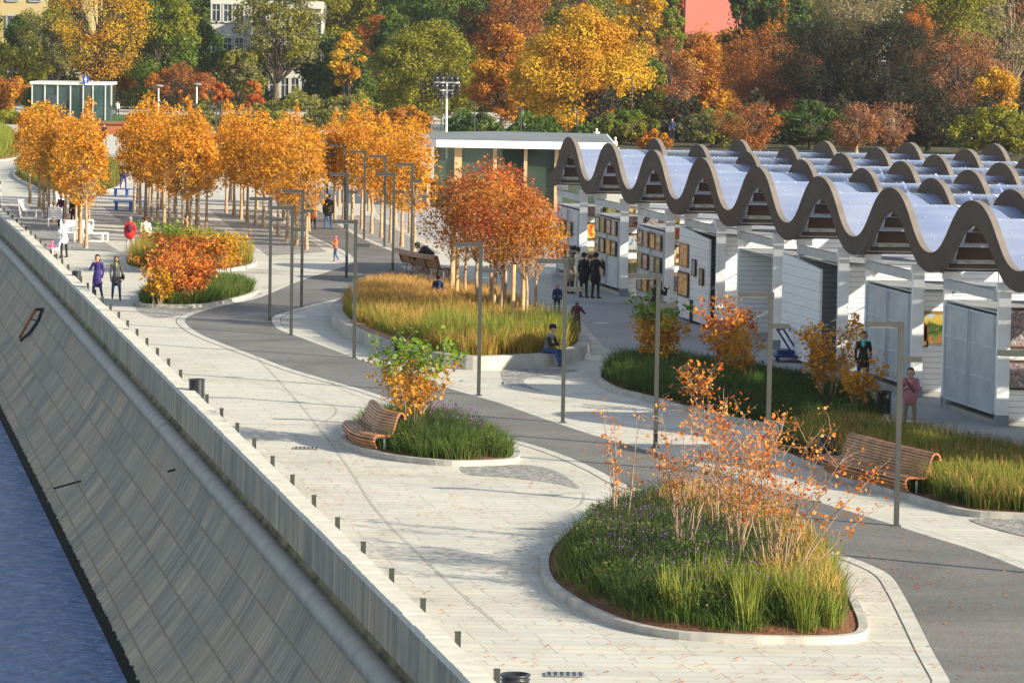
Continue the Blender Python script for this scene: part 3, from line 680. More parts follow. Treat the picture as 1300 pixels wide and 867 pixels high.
def boardmat(name, c, c2, h=.16):
    "horizontal boards with shadow gaps"
    m, nt, b = newmat(name)
    tc = N(nt, 'ShaderNodeTexCoord'); sp_ = N(nt, 'ShaderNodeSeparateXYZ'); nt.links.new(tc.outputs['Object'], sp_.inputs[0])
    md = N(nt, 'ShaderNodeMath', operation='MODULO'); md.inputs[1].default_value = h; nt.links.new(sp_.outputs[2], md.inputs[0])
    g = N(nt, 'ShaderNodeMath', operation='LESS_THAN'); g.inputs[1].default_value = .018; nt.links.new(md.outputs[0], g.inputs[0])
    no = N(nt, 'ShaderNodeTexNoise'); no.inputs['Scale'].default_value = 1.5; mp = N(nt, 'ShaderNodeMapping'); mp.inputs['Scale'].default_value = (.5, .5, 5); nt.links.new(tc.outputs['Object'], mp.inputs[0]); nt.links.new(mp.outputs[0], no.inputs['Vector'])
    r = ramp(nt, [(.3, c), (.7, c2)]); nt.links.new(no.outputs[0], r.inputs[0])
    x = N(nt, 'ShaderNodeMix', data_type='RGBA'); nt.links.new(g.outputs[0], x.inputs[0]); nt.links.new(r.outputs[0], x.inputs[6]); x.inputs[7].default_value = (.42, .42, .42, 1)
    nt.links.new(x.outputs[2], b.inputs['Base Color']); b.inputs['Roughness'].default_value = .6; b.inputs['Specular IOR Level'].default_value = .25
    return m
M['roof'] = roofmat(); M['roofclear'] = roofmat('clear_polycarbonate', .88, .22, .66, .88); M['board'] = boardmat('white_boards', (.78, .78, .76), (.86, .86, .84)); M['board2'] = boardmat('light_grey_boards', (.70, .71, .70), (.78, .79, .78), .3)
M['fascia'] = simple('brown_fascia_panels', (.12, .092, .072), .9, var=.1, scale=.8, spec=.04)
M['fasciaedge'] = simple('fascia_edge_trim', (.20, .175, .15), .8, var=.15, scale=1.5)
M['ceil'] = simple('brown_roof_slats', (.06, .026, .017), .6, var=.25, scale=1.5)
M['beam'] = simple('pale_grey_beams', (.46, .47, .45), .6, var=.12, scale=1.5)
M['zinc'] = simple('zinc_brackets', (.22, .26, .29), .5, metal=.2, var=.15, scale=3)
M['col'] = simple('white_column_paint', (.80, .80, .77), .5, var=.05, scale=2)
M['shutter'] = simple('grey_shutter_panel', (.42, .46, .48), .4, var=.16, scale=1.3, spec=.5, det=9)
M['shutterframe'] = simple('shutter_frame', (.50, .53, .56), .45, var=.1, scale=2)
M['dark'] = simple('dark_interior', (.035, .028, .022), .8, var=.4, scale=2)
def paintmat(name, stops, scale=5, seed=0, dist=1.5):
    m, nt, b = newmat(name); tc = N(nt, 'ShaderNodeTexCoord'); no = N(nt, 'ShaderNodeTexNoise'); no.noise_dimensions = '4D'; no.inputs['W'].default_value = seed*3.1
    no.inputs['Scale'].default_value = scale; no.inputs['Detail'].default_value = 2; no.inputs['Distortion'].default_value = .7; nt.links.new(tc.outputs['Object'], no.inputs['Vector'])
    r = ramp(nt, [(.37+.26*i/(len(stops)-1), c) for i, c in enumerate(stops)]); nt.links.new(no.outputs[0], r.inputs[0]); nt.links.new(r.outputs[0], b.inputs['Base Color']); b.inputs['Roughness'].default_value = .35
    return m
PAL = [[(.03, .08, .02), (.30, .22, .05), (.10, .16, .05), (.45, .38, .2)], [(.10, .05, .02), (.42, .22, .08), (.6, .5, .3), (.15, .2, .12)], [(.05, .10, .16), (.35, .42, .45), (.5, .45, .35), (.2, .1, .08)],
       [(.5, .08, .02), (.75, .3, .04), (.85, .55, .12), (.3, .05, .08)], [(.12, .03, .03), (.4, .12, .1), (.55, .4, .35), (.2, .2, .3)], [(.3, .22, .2), (.45, .32, .3), (.12, .1, .09), (.55, .5, .48)]]
for i, p in enumerate(PAL): M['paint%d' % i] = paintmat('painted_canvas_%d' % i, p, 3+i % 3, i, 3.5)
M['gilt'] = simple('gilt_frame', (.36, .20, .06), .4, metal=.3, var=.3, scale=8); M['brownframe'] = simple('brown_frame', (.09, .045, .02), .5, var=.3, scale=6)
def cx_(d): return 12.9-.185*(d-100.1)             # column line, X as a function of the distance
def fx_(d): return cx_(d)-.2
UA = math.atan2(1, -.185)                            # direction of the column line
D7 = 101.55; PER = 7.81; ZM = 4.80; AM = .82
def shp(d):
    c = math.cos(2*math.pi*(d-D7)/PER); return c*math.sqrt(1.55)/math.sqrt(1+.55*c*c)
def wave(d, amp=AM, zm=ZM): return zm+amp*shp(d)
def dshp(d): return (shp(d+.02)-shp(d-.02))/.04
dA, dB = D7-2.6*PER, D7+7*PER+PER*.52
pav = empty('market_pavilion', (cx_(130), 130, 0), 0, 'long open market pavilion with a brown-edged wavy blue roof on white columns', 'pavilion')
PO = pav.location.copy()
def V(x, y, z): return Vector((x, y, z))-PO
ds = np.arange(dA, dB, .22)
def fascia(j):
    b = MB(); off_ = 3.5*j; th = .31; vs = []
    for d in ds:
        dz = AM*dshp(d); nrm = Vector((1, dz)).normalized(); n = (-nrm.y, nrm.x)
        z = wave(d)
        for q in (th, -th-.07*shp(d)):
            dd = d+n[0]*q*1.0; zz = z+n[1]*q
            for w_ in (-.11, .07): vs.append(V(fx_(dd)+off_+w_, dd, zz))
    n_ = len(ds); f0 = []; f1 = []
    for i in range(n_-1):
        a = i*4; c = a+4
        f0 += [(a, a+2, c+2, c), (a+1, c+1, c+3, a+3)]; f1 += [(a, c, c+1, a+1), (a+2, a+3, c+3, c+2)]
    b.add(vs, f0, 0, False); b.add(vs, f1, 1, True); b.add(vs[:4], [(0, 1, 3, 2)], 0); b.add(vs[-4:], [(0, 2, 3, 1)], 0)
    return b.build('fascia', ['fascia', 'fasciaedge'], pav)
NS = 6
for j in range(NS): fascia(j)
def sheet_z(d): return ZM+.0+(AM-.17)*shp(d)
for j in range(NS-1):
    b = MB(); vs = []
    for d in ds:
        vs += [V(fx_(d)+3.5*j+.08, d, sheet_z(d)), V(fx_(d)+3.5*j+3.42, d, sheet_z(d))]
    b.add(vs, [(2*i, 2*i+1, 2*i+3, 2*i+2) for i in range(len(ds)-1)], 0, True); so_ = b.build('roof_sheet', 'roof' if j == 0 else 'roofclear', pav)  # rear sheets made clearer than the front one, to let sun reach the columns
    # cover strip and screws of the sheet
    b = MB(); vs = []
    for d in ds: vs += [V(fx_(d)+3.5*j+1.72, d, sheet_z(d)+.012), V(fx_(d)+3.5*j+1.80, d, sheet_z(d)+.012)]
    b.add(vs, [(2*i, 2*i+1, 2*i+3, 2*i+2) for i in range(len(ds)-1)], 0, True)
    for d in np.arange(dA+.3, dB-.3, .98):
        for u in (.5, 1.1, 2.3, 2.9): b.box(V(fx_(d)+3.5*j+u, d, sheet_z(d)+.012), (.035, .035, .015))
    b.build('cover_strip', 'col', pav)
# slats under the sheets, running across; light falls between them
k = 0
for per in range(-3, 8):
    b = MB(); bl = MB()
    d = D7+PER*(per-.5)
    for i in range(11):
        dd = d+PER*(i+.5)/11
        if dd < dA or dd > dB: continue
        zz = wave(dd, AM-.12, ZM-.30)
        sl2 = (AM-.12)*dshp(dd)
        b.box(V(fx_(dd)+.1+1.7, dd, zz), (3.3, .60 if shp(dd) > -.5 else .30, .03), rx=math.atan(sl2))
        bl.box(V(fx_(dd+.3)+.1+1.75, dd+.34, wave(dd+.34, AM-.12, ZM-.26)), (3.4, .05, .10))
    if b.v: b.build('roof_slats', 'ceil', pav); bl.build('purlins', 'beam', pav)
# columns, beams, brackets
def col(d, w, name='column'):
    x = cx_(d); b = MB()
    b.box(V(x+.15, d, 1.95), (w, .34, 3.3), mi=0); b.box(V(x+.15, d, .15), (w+.02, .36, .32), mi=1); b.build(name, ['col', 'zinc'], pav)
    b = MB(); b.box(V(x+.25, d, 3.68), (w+.28, .42, .22), mi=0); b.bar(V(x+.15, d, 3.75), V(x+.1, d, wave(d)-.2), .07, mi=1); b.bar(V(x+.15, d, 3.75), V(x+2.2, d, 4.35), .14, .16, mi=0); b.build('bracket', ['col', 'zinc'], pav)
    return
WD = [100.1+7.87*k for k in range(-2, 8)]
for d in WD:
    col(d, .33); col(d+5.05, .20)
    b = MB(); z = 3.45
    b.bar(V(cx_(d)+.1, d, z), V(cx_(d+5.05)+.1, d+5.05, z), .16, .26); b.build('beam', 'beam', pav)
    b = MB(); b.bar(V(cx_(d)+.1, d, 3.75), V(cx_(d)+17, d, 3.75), .12, .2); b.build('cross_beam', 'beam', pav)
    b = MB(); b.bar(V(cx_(d+5.05)+.1, d+5.05, 4.05), V(cx_(d+5.05)+2.6, d+5.05, 4.05), .12, .36); b.bar(V(cx_(d+5.05)+.2, d+5.05, 4.35), V(cx_(d+5.05)+3.4, d+4.9, 3.55), .12, .3);
    b.box(V(cx_(d+5.05)+.15, d+4.92, 4.0), (.5, .08, .5), mi=1); b.build('truss_board', ['beam', 'zinc'], pav)
    for x_ in (17, 8.5):
        for e in (0, 5.05):
            b = MB(); b.box(V(cx_(d+e)+x_, d+e, 1.95), (.25, .25, 3.5)); b.build('column', 'col', pav)
# stalls between the columns
for k, d in zip(range(-2, 8), WD):
    d1 = d+.28; d2 = d+4.85; x1 = cx_(d1)+.05; x2 = cx_(d2)+.05; Wk = 5.0
    st = empty('market_stall', (x1, d1, 0)); lo = st.location.copy()
    nm = {-2: 'market stall outside the right edge', -1: 'market stall mostly outside the right edge of the picture', 0: 'market stall with grey glazed shutters at the right, nearest one fully in view', 1: 'market stall with grey shutters, behind the woman with the turquoise scarf',
          2: 'market stall with a plain white boarded side wall, behind the blue trolley', 3: 'white boarded market stall directly right of the wall hung with orange paintings', 4: 'white boarded market stall whose side wall carries the orange paintings', 5: 'market stall with open shelves of pictures, near the man with the camera', 6: 'market stall with pictures on its shutters behind the men in black coats', 7: 'farthest market stall at the left end of the pavilion, under the first wave'}[k]
    tag(st, nm, 'market stall', 'white market stalls under the wavy roof')
    def L(x, y, z): return Vector((x, y, z))-lo
    H = 2.85 if k not in (2, 4) else 3.1
    for xx, dd_ in ((x1, d1+.05), (x2, d2)):
        b = MB(); b.box(L(xx+Wk/2, dd_, H/2+.12), (Wk, .08, H)); b.build('end_wall', 'board', st)
    b = MB(); b.bar(L(x1+Wk, d1, H/2+.1), L(x2+Wk, d2, H/2+.1), .08, H); b.build('back_wall', 'board2', st)
    b = MB(); b.prism([L(x1-.02, d1, 0)[:2], L(x1+Wk, d1, 0)[:2], L(x2+Wk, d2, 0)[:2], L(x2-.02, d2, 0)[:2]], 0.0, .14); b.build('floor_plinth', 'concrete', st)
    b = MB(); b.prism([L(x1-.0, d1, 0)[:2], L(x1+Wk, d1, 0)[:2], L(x2+Wk, d2, 0)[:2], L(x2-.0, d2, 0)[:2]], H+.13, H+.17); b.build('stall_roof', 'beam', st)
    dirv = Vector((x2-x1, d2-d1, 0)).normalized(); nv = Vector((-dirv.y, dirv.x, 0))   # towards the river
    if k == 3: pass
    elif k in (2, 4):
        ex = {2: .55, 4: .25, 3: -1.1}[k]; a = L(x1, d1+(.1 if k != 3 else .3), 0)+nv*ex; c = L(x2, d2, 0)+nv*ex
        b = MB(); b.bar(a+Vector((0, 0, H/2+.12)), c+Vector((0, 0, H/2+.12)), H, .07) if False else None
        vs = [a+Vector((0, 0, .1)), c+Vector((0, 0, .1)), c+Vector((0, 0, H+.25)), a+Vector((0, 0, H+.0))]; ws = [v-nv*.08 for v in vs]
        b.add(vs+ws, [(0, 3, 2, 1), (4, 5, 6, 7), (3, 7, 6, 2), (0, 1, 5, 4), (0, 4, 7, 3), (1, 2, 6, 5)]); b.build('side_wall', 'board2', st)
    else:
        for h0, h1 in ((.03, .485), (.515, .97)):
            a = L(x1, d1, 0).lerp(L(x2, d2, 0), h0)+nv*.02; c = L(x1, d1, 0).lerp(L(x2, d2, 0), h1)+nv*.02
            b = MB(); z0, z1 = .28, 2.9
            for p in (a, c): b.bar(p+Vector((0, 0, z0)), p+Vector((0, 0, z1)), .09, .09)
            for z in (z0+.03, 1.15, 2.03, z1): b.bar(a+Vector((0, 0, z)), c+Vector((0, 0, z)), .05 if z in (1.15, 2.03) else .08, .05)
            sh = b.build('shutter', 'shutterframe', st)
            b = MB(); m_ = nv*.0
            vs = [a+Vector((0, 0, z0)), c+Vector((0, 0, z0)), c+Vector((0, 0, z1)), a+Vector((0, 0, z1))]; ws = [v-nv*.02 for v in vs]
            b.add(vs+ws, [(0, 3, 2, 1), (4, 5, 6, 7)]); b.build('panel', 'shutter', sh)
# pictures ---------------------------------------------------------------
def picture(c, right, w, h, pal, frame, label, grp):
    "c = centre of its face, right = unit vector along its width; it faces to the left of 'right' rotated"
    up = Vector((0, 0, 1)); right = right.normalized(); out = right.cross(up)   # facing side
    root = empty('painting', c, 0, label, 'painting', grp)
    b = MB(); fw = .05*max(1, min(w, h)/.6)
    for s in (-1, 1):
        b.bar(right*(s*(w/2-fw/2))-up*h/2, right*(s*(w/2-fw/2))+up*h/2, .04, fw) if False else None
        b.box(tuple(up*(s*(h/2-fw/2))), (w, .05, fw), rz=math.atan2(right.y, right.x)); b.box(tuple(right*(s*(w/2-fw/2))), (fw, .05, h-2*fw), rz=math.atan2(right.y, right.x))
    b.build('frame', frame, root)
    b = MB(); b.box((0, 0, 0), (w-2*fw+.01, .02, h-2*fw+.01), rz=math.atan2(right.y, right.x)); b.build('canvas', pal, root)
    return root
XR = Vector((1, 0, 0)); AL = Vector((.185, -1, 0)).normalized()
def on_end(k, xoff, z): return Vector((cx_(WD[k+2]+.28)+xoff, WD[k+2]+.24, z))
M['landscape'] = None
def landmat():
    m, nt, b = newmat('painted_landscape'); tc = N(nt, 'ShaderNodeTexCoord'); s = N(nt, 'ShaderNodeSeparateXYZ'); nt.links.new(tc.outputs['Object'], s.inputs[0])
    no = N(nt, 'ShaderNodeTexNoise'); no.inputs['Scale'].default_value = 4; no.inputs['Detail'].default_value = 5; nt.links.new(tc.outputs['Object'], no.inputs['Vector'])
    ma = N(nt, 'ShaderNodeMath', operation='MULTIPLY_ADD'); nt.links.new(s.outputs[0], ma.inputs[0]); ma.inputs[1].default_value = .9; nt.links.new(s.outputs[2], ma.inputs[2])
    m2 = N(nt, 'ShaderNodeMath', operation='MULTIPLY_ADD'); nt.links.new(no.outputs[0], m2.inputs[0]); m2.inputs[1].default_value = 1.0; nt.links.new(s.outputs[2], m2.inputs[2])
    r = ramp(nt, [(.15, (.35, .14, .05)), (.35, (.08, .14, .01)), (.5, (.02, .06, .01)), (.62, (.45, .32, .03)), (.78, (.50, .36, .05)), (.95, (.30, .48, .70))]); nt.links.new(m2.outputs[0], r.inputs[0]); nt.links.new(r.outputs[0], b.inputs['Base Color']); return m
M['landscape'] = landmat()
picture(on_end(1, .85, 1.98), XR, 1.0, .95, 'landscape', 'gilt', 'gilt-framed yellow tree landscape on the white end wall behind the woman in pink', 'paintings shown at the market stalls')
picture(on_end(1, .38, 1.75), XR, .36, .66, 'paint2', 'brownframe', 'narrow brown-framed painting left of the gilt landscape', 'paintings shown at the market stalls')
picture(on_end(0, .8, 2.6), XR, .9, 1.1, 'paint5', 'brownframe', 'tall painting at the right edge, upper one of two', 'paintings shown at the market stalls')
picture(on_end(0, .8, 1.35), XR, .9, .8, 'paint5', 'brownframe', 'mauve painting at the right edge, lower one of two', 'paintings shown at the market stalls')
def on_side(k, t, z, ex=.06):
    d = WD[k+2]+.28+t*4.57; q = Vector((cx_(d)+.05, d, z)); return q+Vector((-1, -.185, 0)).normalized()*ex
picture(on_side(4, .10+.02, 2.45, .32), AL, 1.5, .75, 'paint3', 'gilt', 'orange and blue painting hung high on the near end of the white side wall', 'paintings shown at the market stalls') if False else None
picture(on_side(4, .80, 2.35, .30), AL, 1.3, .85, 'paint3', 'gilt', 'orange and blue abstract painting hung on the white side wall, upper one', 'paintings shown at the market stalls')
picture(on_side(4, .80, 1.3, .30), AL, 1.6, .9, 'paint3', 'brownframe', 'red and yellow abstract painting hung on the white side wall, lower one', 'paintings shown at the market stalls')
picture(on_side(4, .45, 2.0, .30), AL, .5, .6, 'paint2', 'brownframe', 'small pale blue painting in the middle of the white side wall', 'paintings shown at the market stalls')
picture(on_side(4, .20, 1.75, .30), AL, .5, .6, 'paint0', 'brownframe', 'small dark painting near the corner of the white side wall', 'paintings shown at the market stalls')
for k, zz in ((5, (.8, 1.65, 2.5)), (6, (.9, 1.8, 2.6)), (7, (1.1, 2.1))):
    for ti, t in enumerate((.15, .36, .62, .83)):
        for zi, z in enumerate(zz):
            if (k == 7 and ti in (0,)) or (k == 6 and zi == 0 and ti in (0, 1)): continue
            row = ('lowest', 'middle', 'top')[zi] if len(zz) == 3 else ('lower', 'upper')[zi]
            colw = ('first', 'second', 'third', 'fourth')[ti]
            picture(on_side(k, t, z, .12), AL, .78+.1*((ti+zi) % 2), .6, 'paint%d' % ((ti*2+zi+k) % 6), ('gilt', 'brownframe')[(ti+zi) % 2],
                    'framed painting, %s row, %s from the near column, shutters of the %s' % (row, colw, {5: 'third-farthest stall', 6: 'second-farthest stall', 7: 'farthest stall'}[k]), 'paintings shown at the market stalls')
for k in (5, 6, 7):
    for i in range(3):
        for zi, z in enumerate((1.1, 2.1, 2.9)):
            p = on_end(k, .55+.75*i, z); p.y -= .02
            picture(p, XR, .62, .7 if zi < 2 else .42, 'paint%d' % ((i+zi*2+k) % 6), ('gilt', 'brownframe')[(i+zi) % 2],
                    'framed painting, end wall of %s, %s row, %s from the column' % ({5: 'third-farthest stall', 6: 'second-farthest stall', 7: 'farthest stall'}[k], ('lowest', 'middle', 'top')[zi], ('first', 'second', 'third')[i]), 'paintings shown at the market stalls')
picture(P(850, 395)+Vector((0, .4, .45)), XR, .75, .72, 'paint2', 'gilt', 'gilt-framed pale painting standing on the ground behind the man with the camera', 'paintings shown at the market stalls')
# ------------------------------------------------------------------ glass cafe
def glassmat():
    m, nt, b = newmat('greenish_glass'); tc = N(nt, 'ShaderNodeTexCoord'); no = N(nt, 'ShaderNodeTexNoise'); no.inputs['Scale'].default_value = .5; no.inputs['Detail'].default_value = 4; nt.links.new(tc.outputs['Object'], no.inputs['Vector'])
    r = ramp(nt, [(.3, (.02, .04, .03)), (.7, (.07, .10, .07))]); nt.links.new(no.outputs[0], r.inputs[0]); nt.links.new(r.outputs[0], b.inputs['Base Color'])
    b.inputs['Roughness'].default_value = .04; b.inputs['Specular IOR Level'].default_value = .8
    t = N(nt, 'ShaderNodeBsdfTransparent'); t.inputs[0].default_value = (.75, .85, .80, 1); ms = N(nt, 'ShaderNodeMixShader'); ms.inputs[0].default_value = .35
    out = [n for n in nt.nodes if n.type == 'OUTPUT_MATERIAL'][0]
    nt.links.new(b.outputs[0], ms.inputs[1]); nt.links.new(t.outputs[0], ms.inputs[2]); nt.links.new(ms.outputs[0], out.inputs[0]); return m
M['glass'] = glassmat(); M['tealglass'] = simple('teal_glass', (.02, .045, .045), .1, var=.3, scale=.6, spec=.9); M['roofgrey'] = simple('grey_flat_roof', (.17, .185, .19), .7, var=.15, scale=.3)
M['pine'] = simple('pale_timber', (.50, .33, .17), .6, var=.2, scale=2)
cd = 219.0; xl = (524-650)/F*cd; xr = (776-650)/F*cd
caf = empty('glass_cafe', ((xl+xr)/2, cd, 0), 0, 'low glass cafe with a flat white-edged roof and timber posts behind the red trees', 'cafe')
def CL(x, y, z): return Vector((x, y, z))-caf.location
rp = [CL(xl+1.2, cd-.8, 0), CL(xr, cd-.8-.6, 0), CL(xr, cd+17, 0), CL(xl+4.5, cd+19, 0), CL(xl+1.0, cd+15, 0), CL(xl-.6, cd+7, 0), CL(xl-.2, cd+1.5, 0)]
b = MB(); b.prism([p[:2] for p in rp], 3.48, 3.90); b.build('roof_edge', 'white', caf)
b = MB(); c_ = sum(rp, Vector())/len(rp); b.prism([(c_+(p-c_)*.985)[:2] for p in rp], 3.903, 3.93); b.build('roof', 'roofgrey', caf)
b = MB(); b.box(CL((xl+xr)/2+.3, cd+.1, 1.75), (xr-xl-1.6, .06, 3.4)); b.box(CL(xl+1.1, cd+6, 1.75), (.06, 11.8, 3.4)); b.build('glass_wall', 'glass', caf)
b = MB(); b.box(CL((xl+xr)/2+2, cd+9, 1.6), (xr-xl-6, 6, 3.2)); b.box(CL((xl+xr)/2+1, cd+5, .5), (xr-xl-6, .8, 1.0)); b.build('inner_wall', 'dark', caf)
for px_, w_ in ((578, .42), (624.6, .22), (663.6, .20), (703, .24), (541, .2)):
    b = MB(); b.box(CL((px_-650)/F*cd, cd-.12, 1.74), (w_, .2, 3.47)); b.build('post', 'pine', caf)
# ------------------------------------------------------------------ vegetation
def C3(*a): return [tuple(x) for x in a]
ORANGE = C3((.42, .165, .012), (.66, .265, .018), (.72, .34, .03), (.62, .20, .012), (.74, .42, .055)); ORG_G = C3((.30, .20, .02), (.56, .26, .02), (.66, .28, .02))
GOLD = C3((.38, .22, .012), (.58, .36, .02), (.66, .44, .035), (.50, .27, .015)); GOLD_O = C3((.50, .22, .01), (.60, .30, .02), (.30, .16, .01))
OLIVE = C3((.11, .13, .012), (.22, .22, .02), (.30, .26, .025), (.14, .15, .015)); OLIVE2 = C3((.10, .13, .015), (.18, .20, .02), (.34, .25, .02))
GREEN = C3((.055, .10, .014), (.10, .155, .02), (.15, .19, .025)); DKG = C3((.03, .06, .018), (.05, .09, .024), (.08, .12, .028)); GREYG = C3((.11, .12, .045), (.16, .16, .06), (.21, .18, .06))
RUST = C3((.16, .055, .018), (.26, .09, .025), (.36, .13, .03), (.20, .08, .03)); DKSHADE = C3((.02, .018, .012), (.035, .028, .016), (.028, .034, .015), (.055, .033, .02)); PINKB = C3((.22, .11, .07), (.32, .16, .09), (.40, .17, .06), (.22, .14, .08))  # near-black palette: shade on the background trees put into the leaf colour
ORUST = C3((.34, .12, .02), (.50, .17, .02), (.28, .11, .03)); RED = C3((.34, .035, .015), (.48, .06, .02), (.56, .12, .02), (.40, .13, .02)); REDO = C3((.46, .17, .02), (.56, .22, .03), (.34, .13, .02))
PALE = C3((.26, .24, .13), (.36, .31, .15), (.30, .22, .10))
for nm, st, pt, ps in (('orange', ORANGE, ORG_G, .9), ('gold', GOLD, GOLD_O, .25), ('olive', OLIVE, OLIVE2, .3), ('green', GREEN, OLIVE2, .22), ('dkgreen', DKG, GREEN, .3), ('greyolive', GREYG, OLIVE, .3), ('rust', RUST, ORUST, .3),
                   ('darkbare', DKSHADE, C3((.014, .024, .01), (.03, .042, .016), (.045, .03, .018)), .3), ('pinkbrown', PINKB, RUST, .4), ('orangetree', ORUST, GOLD_O, .3), ('redleaf', RED, REDO, .8), ('pale', PALE, GREYG, .3), ('amber', GOLD_O, GOLD, .3),
                   ('shrubo', C3((.56, .14, .02), (.66, .22, .035), (.68, .32, .05), (.48, .08, .02), (.36, .17, .03)), None, 1), ('shruby', C3((.55, .30, .03), (.62, .26, .02), (.40, .24, .03)), None, 1), ('shrubg', C3((.07, .15, .012), (.14, .24, .02), (.20, .28, .03)), None, 1)):
    M['l_'+nm] = leafmat('leaves_'+nm, st, .35, pt, ps)
M['l_peren'] = leafmat('leaves_perennial', C3((.03, .07, .015), (.06, .11, .02), (.10, .15, .03), (.16, .14, .04)), .3)
M['bark'] = simple('grey_brown_bark', (.10, .075, .055), .9, var=.4, scale=5); M['barkdark'] = simple('dark_bark', (.045, .035, .028), .9, var=.4, scale=3); M['barkpale'] = simple('pale_wrapped_bark', (.34, .22, .12), .85, var=.3, scale=6, c2=(.45, .32, .19)); M['twig'] = simple('thin_tan_stems', (.28, .20, .13), .8, var=.4, scale=3); M['rusttwig'] = simple('rusty_twigs', (.16, .07, .035), .85, var=.4, scale=2); M['stake'] = simple('stake_timber', (.50, .32, .15), .8, var=.3, scale=4)
def grassmat(name, a, b_, tip=None):
    m, nt, bs = newmat(name); g = N(nt, 'ShaderNodeNewGeometry'); r = ramp(nt, [(i/(len(a)-1), c) for i, c in enumerate(a)]); nt.links.new(g.outputs['Random Per Island'], r.inputs[0])
    no = N(nt, 'ShaderNodeTexNoise'); no.inputs['Scale'].default_value = .8; no.inputs['Detail'].default_value = 3; tc = N(nt, 'ShaderNodeTexCoord'); nt.links.new(tc.outputs['Object'], no.inputs['Vector'])
    st = ramp(nt, [(.42, (0, 0, 0)), (.6, (1, 1, 1))]); nt.links.new(no.outputs[0], st.inputs[0])
    r2 = ramp(nt, [(i/(len(b_)-1), c) for i, c in enumerate(b_)]); nt.links.new(g.outputs['Random Per Island'], r2.inputs[0])
    mx = N(nt, 'ShaderNodeMix', data_type='RGBA'); nt.links.new(st.outputs[0], mx.inputs[0]); nt.links.new(r.outputs[0], mx.inputs[6]); nt.links.new(r2.outputs[0], mx.inputs[7])
    nt.links.new(mx.outputs[2], bs.inputs['Base Color']); bs.inputs['Roughness'].default_value = .65; bs.inputs['Specular IOR Level'].default_value = .2
    t = N(nt, 'ShaderNodeBsdfTranslucent'); nt.links.new(mx.outputs[2], t.inputs[0]); ms = N(nt, 'ShaderNodeMixShader'); ms.inputs[0].default_value = .3
    out = [n for n in nt.nodes if n.type == 'OUTPUT_MATERIAL'][0]; nt.links.new(bs.outputs[0], ms.inputs[1]); nt.links.new(t.outputs[0], ms.inputs[2]); nt.links.new(ms.outputs[0], out.inputs[0]); return m
M['g_green'] = grassmat('green_sedge', [(.05, .10, .018), (.09, .155, .028), (.14, .19, .035)], [(.04, .08, .02), (.08, .12, .025), (.15, .16, .04)])
M['g_dark'] = grassmat('dark_sedge', [(.03, .065, .018), (.05, .095, .022), (.08, .12, .03)], [(.025, .05, .015), (.05, .08, .022), (.10, .12, .035)])
M['g_gold'] = grassmat('golden_grass', [(.44, .29, .05), (.34, .17, .035), (.22, .23, .04), (.46, .30, .07)], [(.24, .24, .04), (.14, .18, .025), (.32, .25, .045)])
M['g_yellow'] = grassmat('yellow_green_grass', [(.16, .21, .03), (.28, .28, .045), (.11, .17, .025)], [(.25, .24, .04), (.14, .20, .025)])
M['g_mix'] = grassmat('green_gold_grass', [(.09, .13, .022), (.20, .19, .04), (.30, .20, .05)], [(.05, .11, .018), (.10, .16, .025), (.20, .19, .04)])
M['g_tip'] = grassmat('brown_seed_heads', [(.50, .29, .09), (.62, .38, .12)], [(.42, .24, .07), (.60, .34, .10)])
M['purple'] = simple('purple_flowers', (.16, .06, .22), .7, var=.4, scale=5)

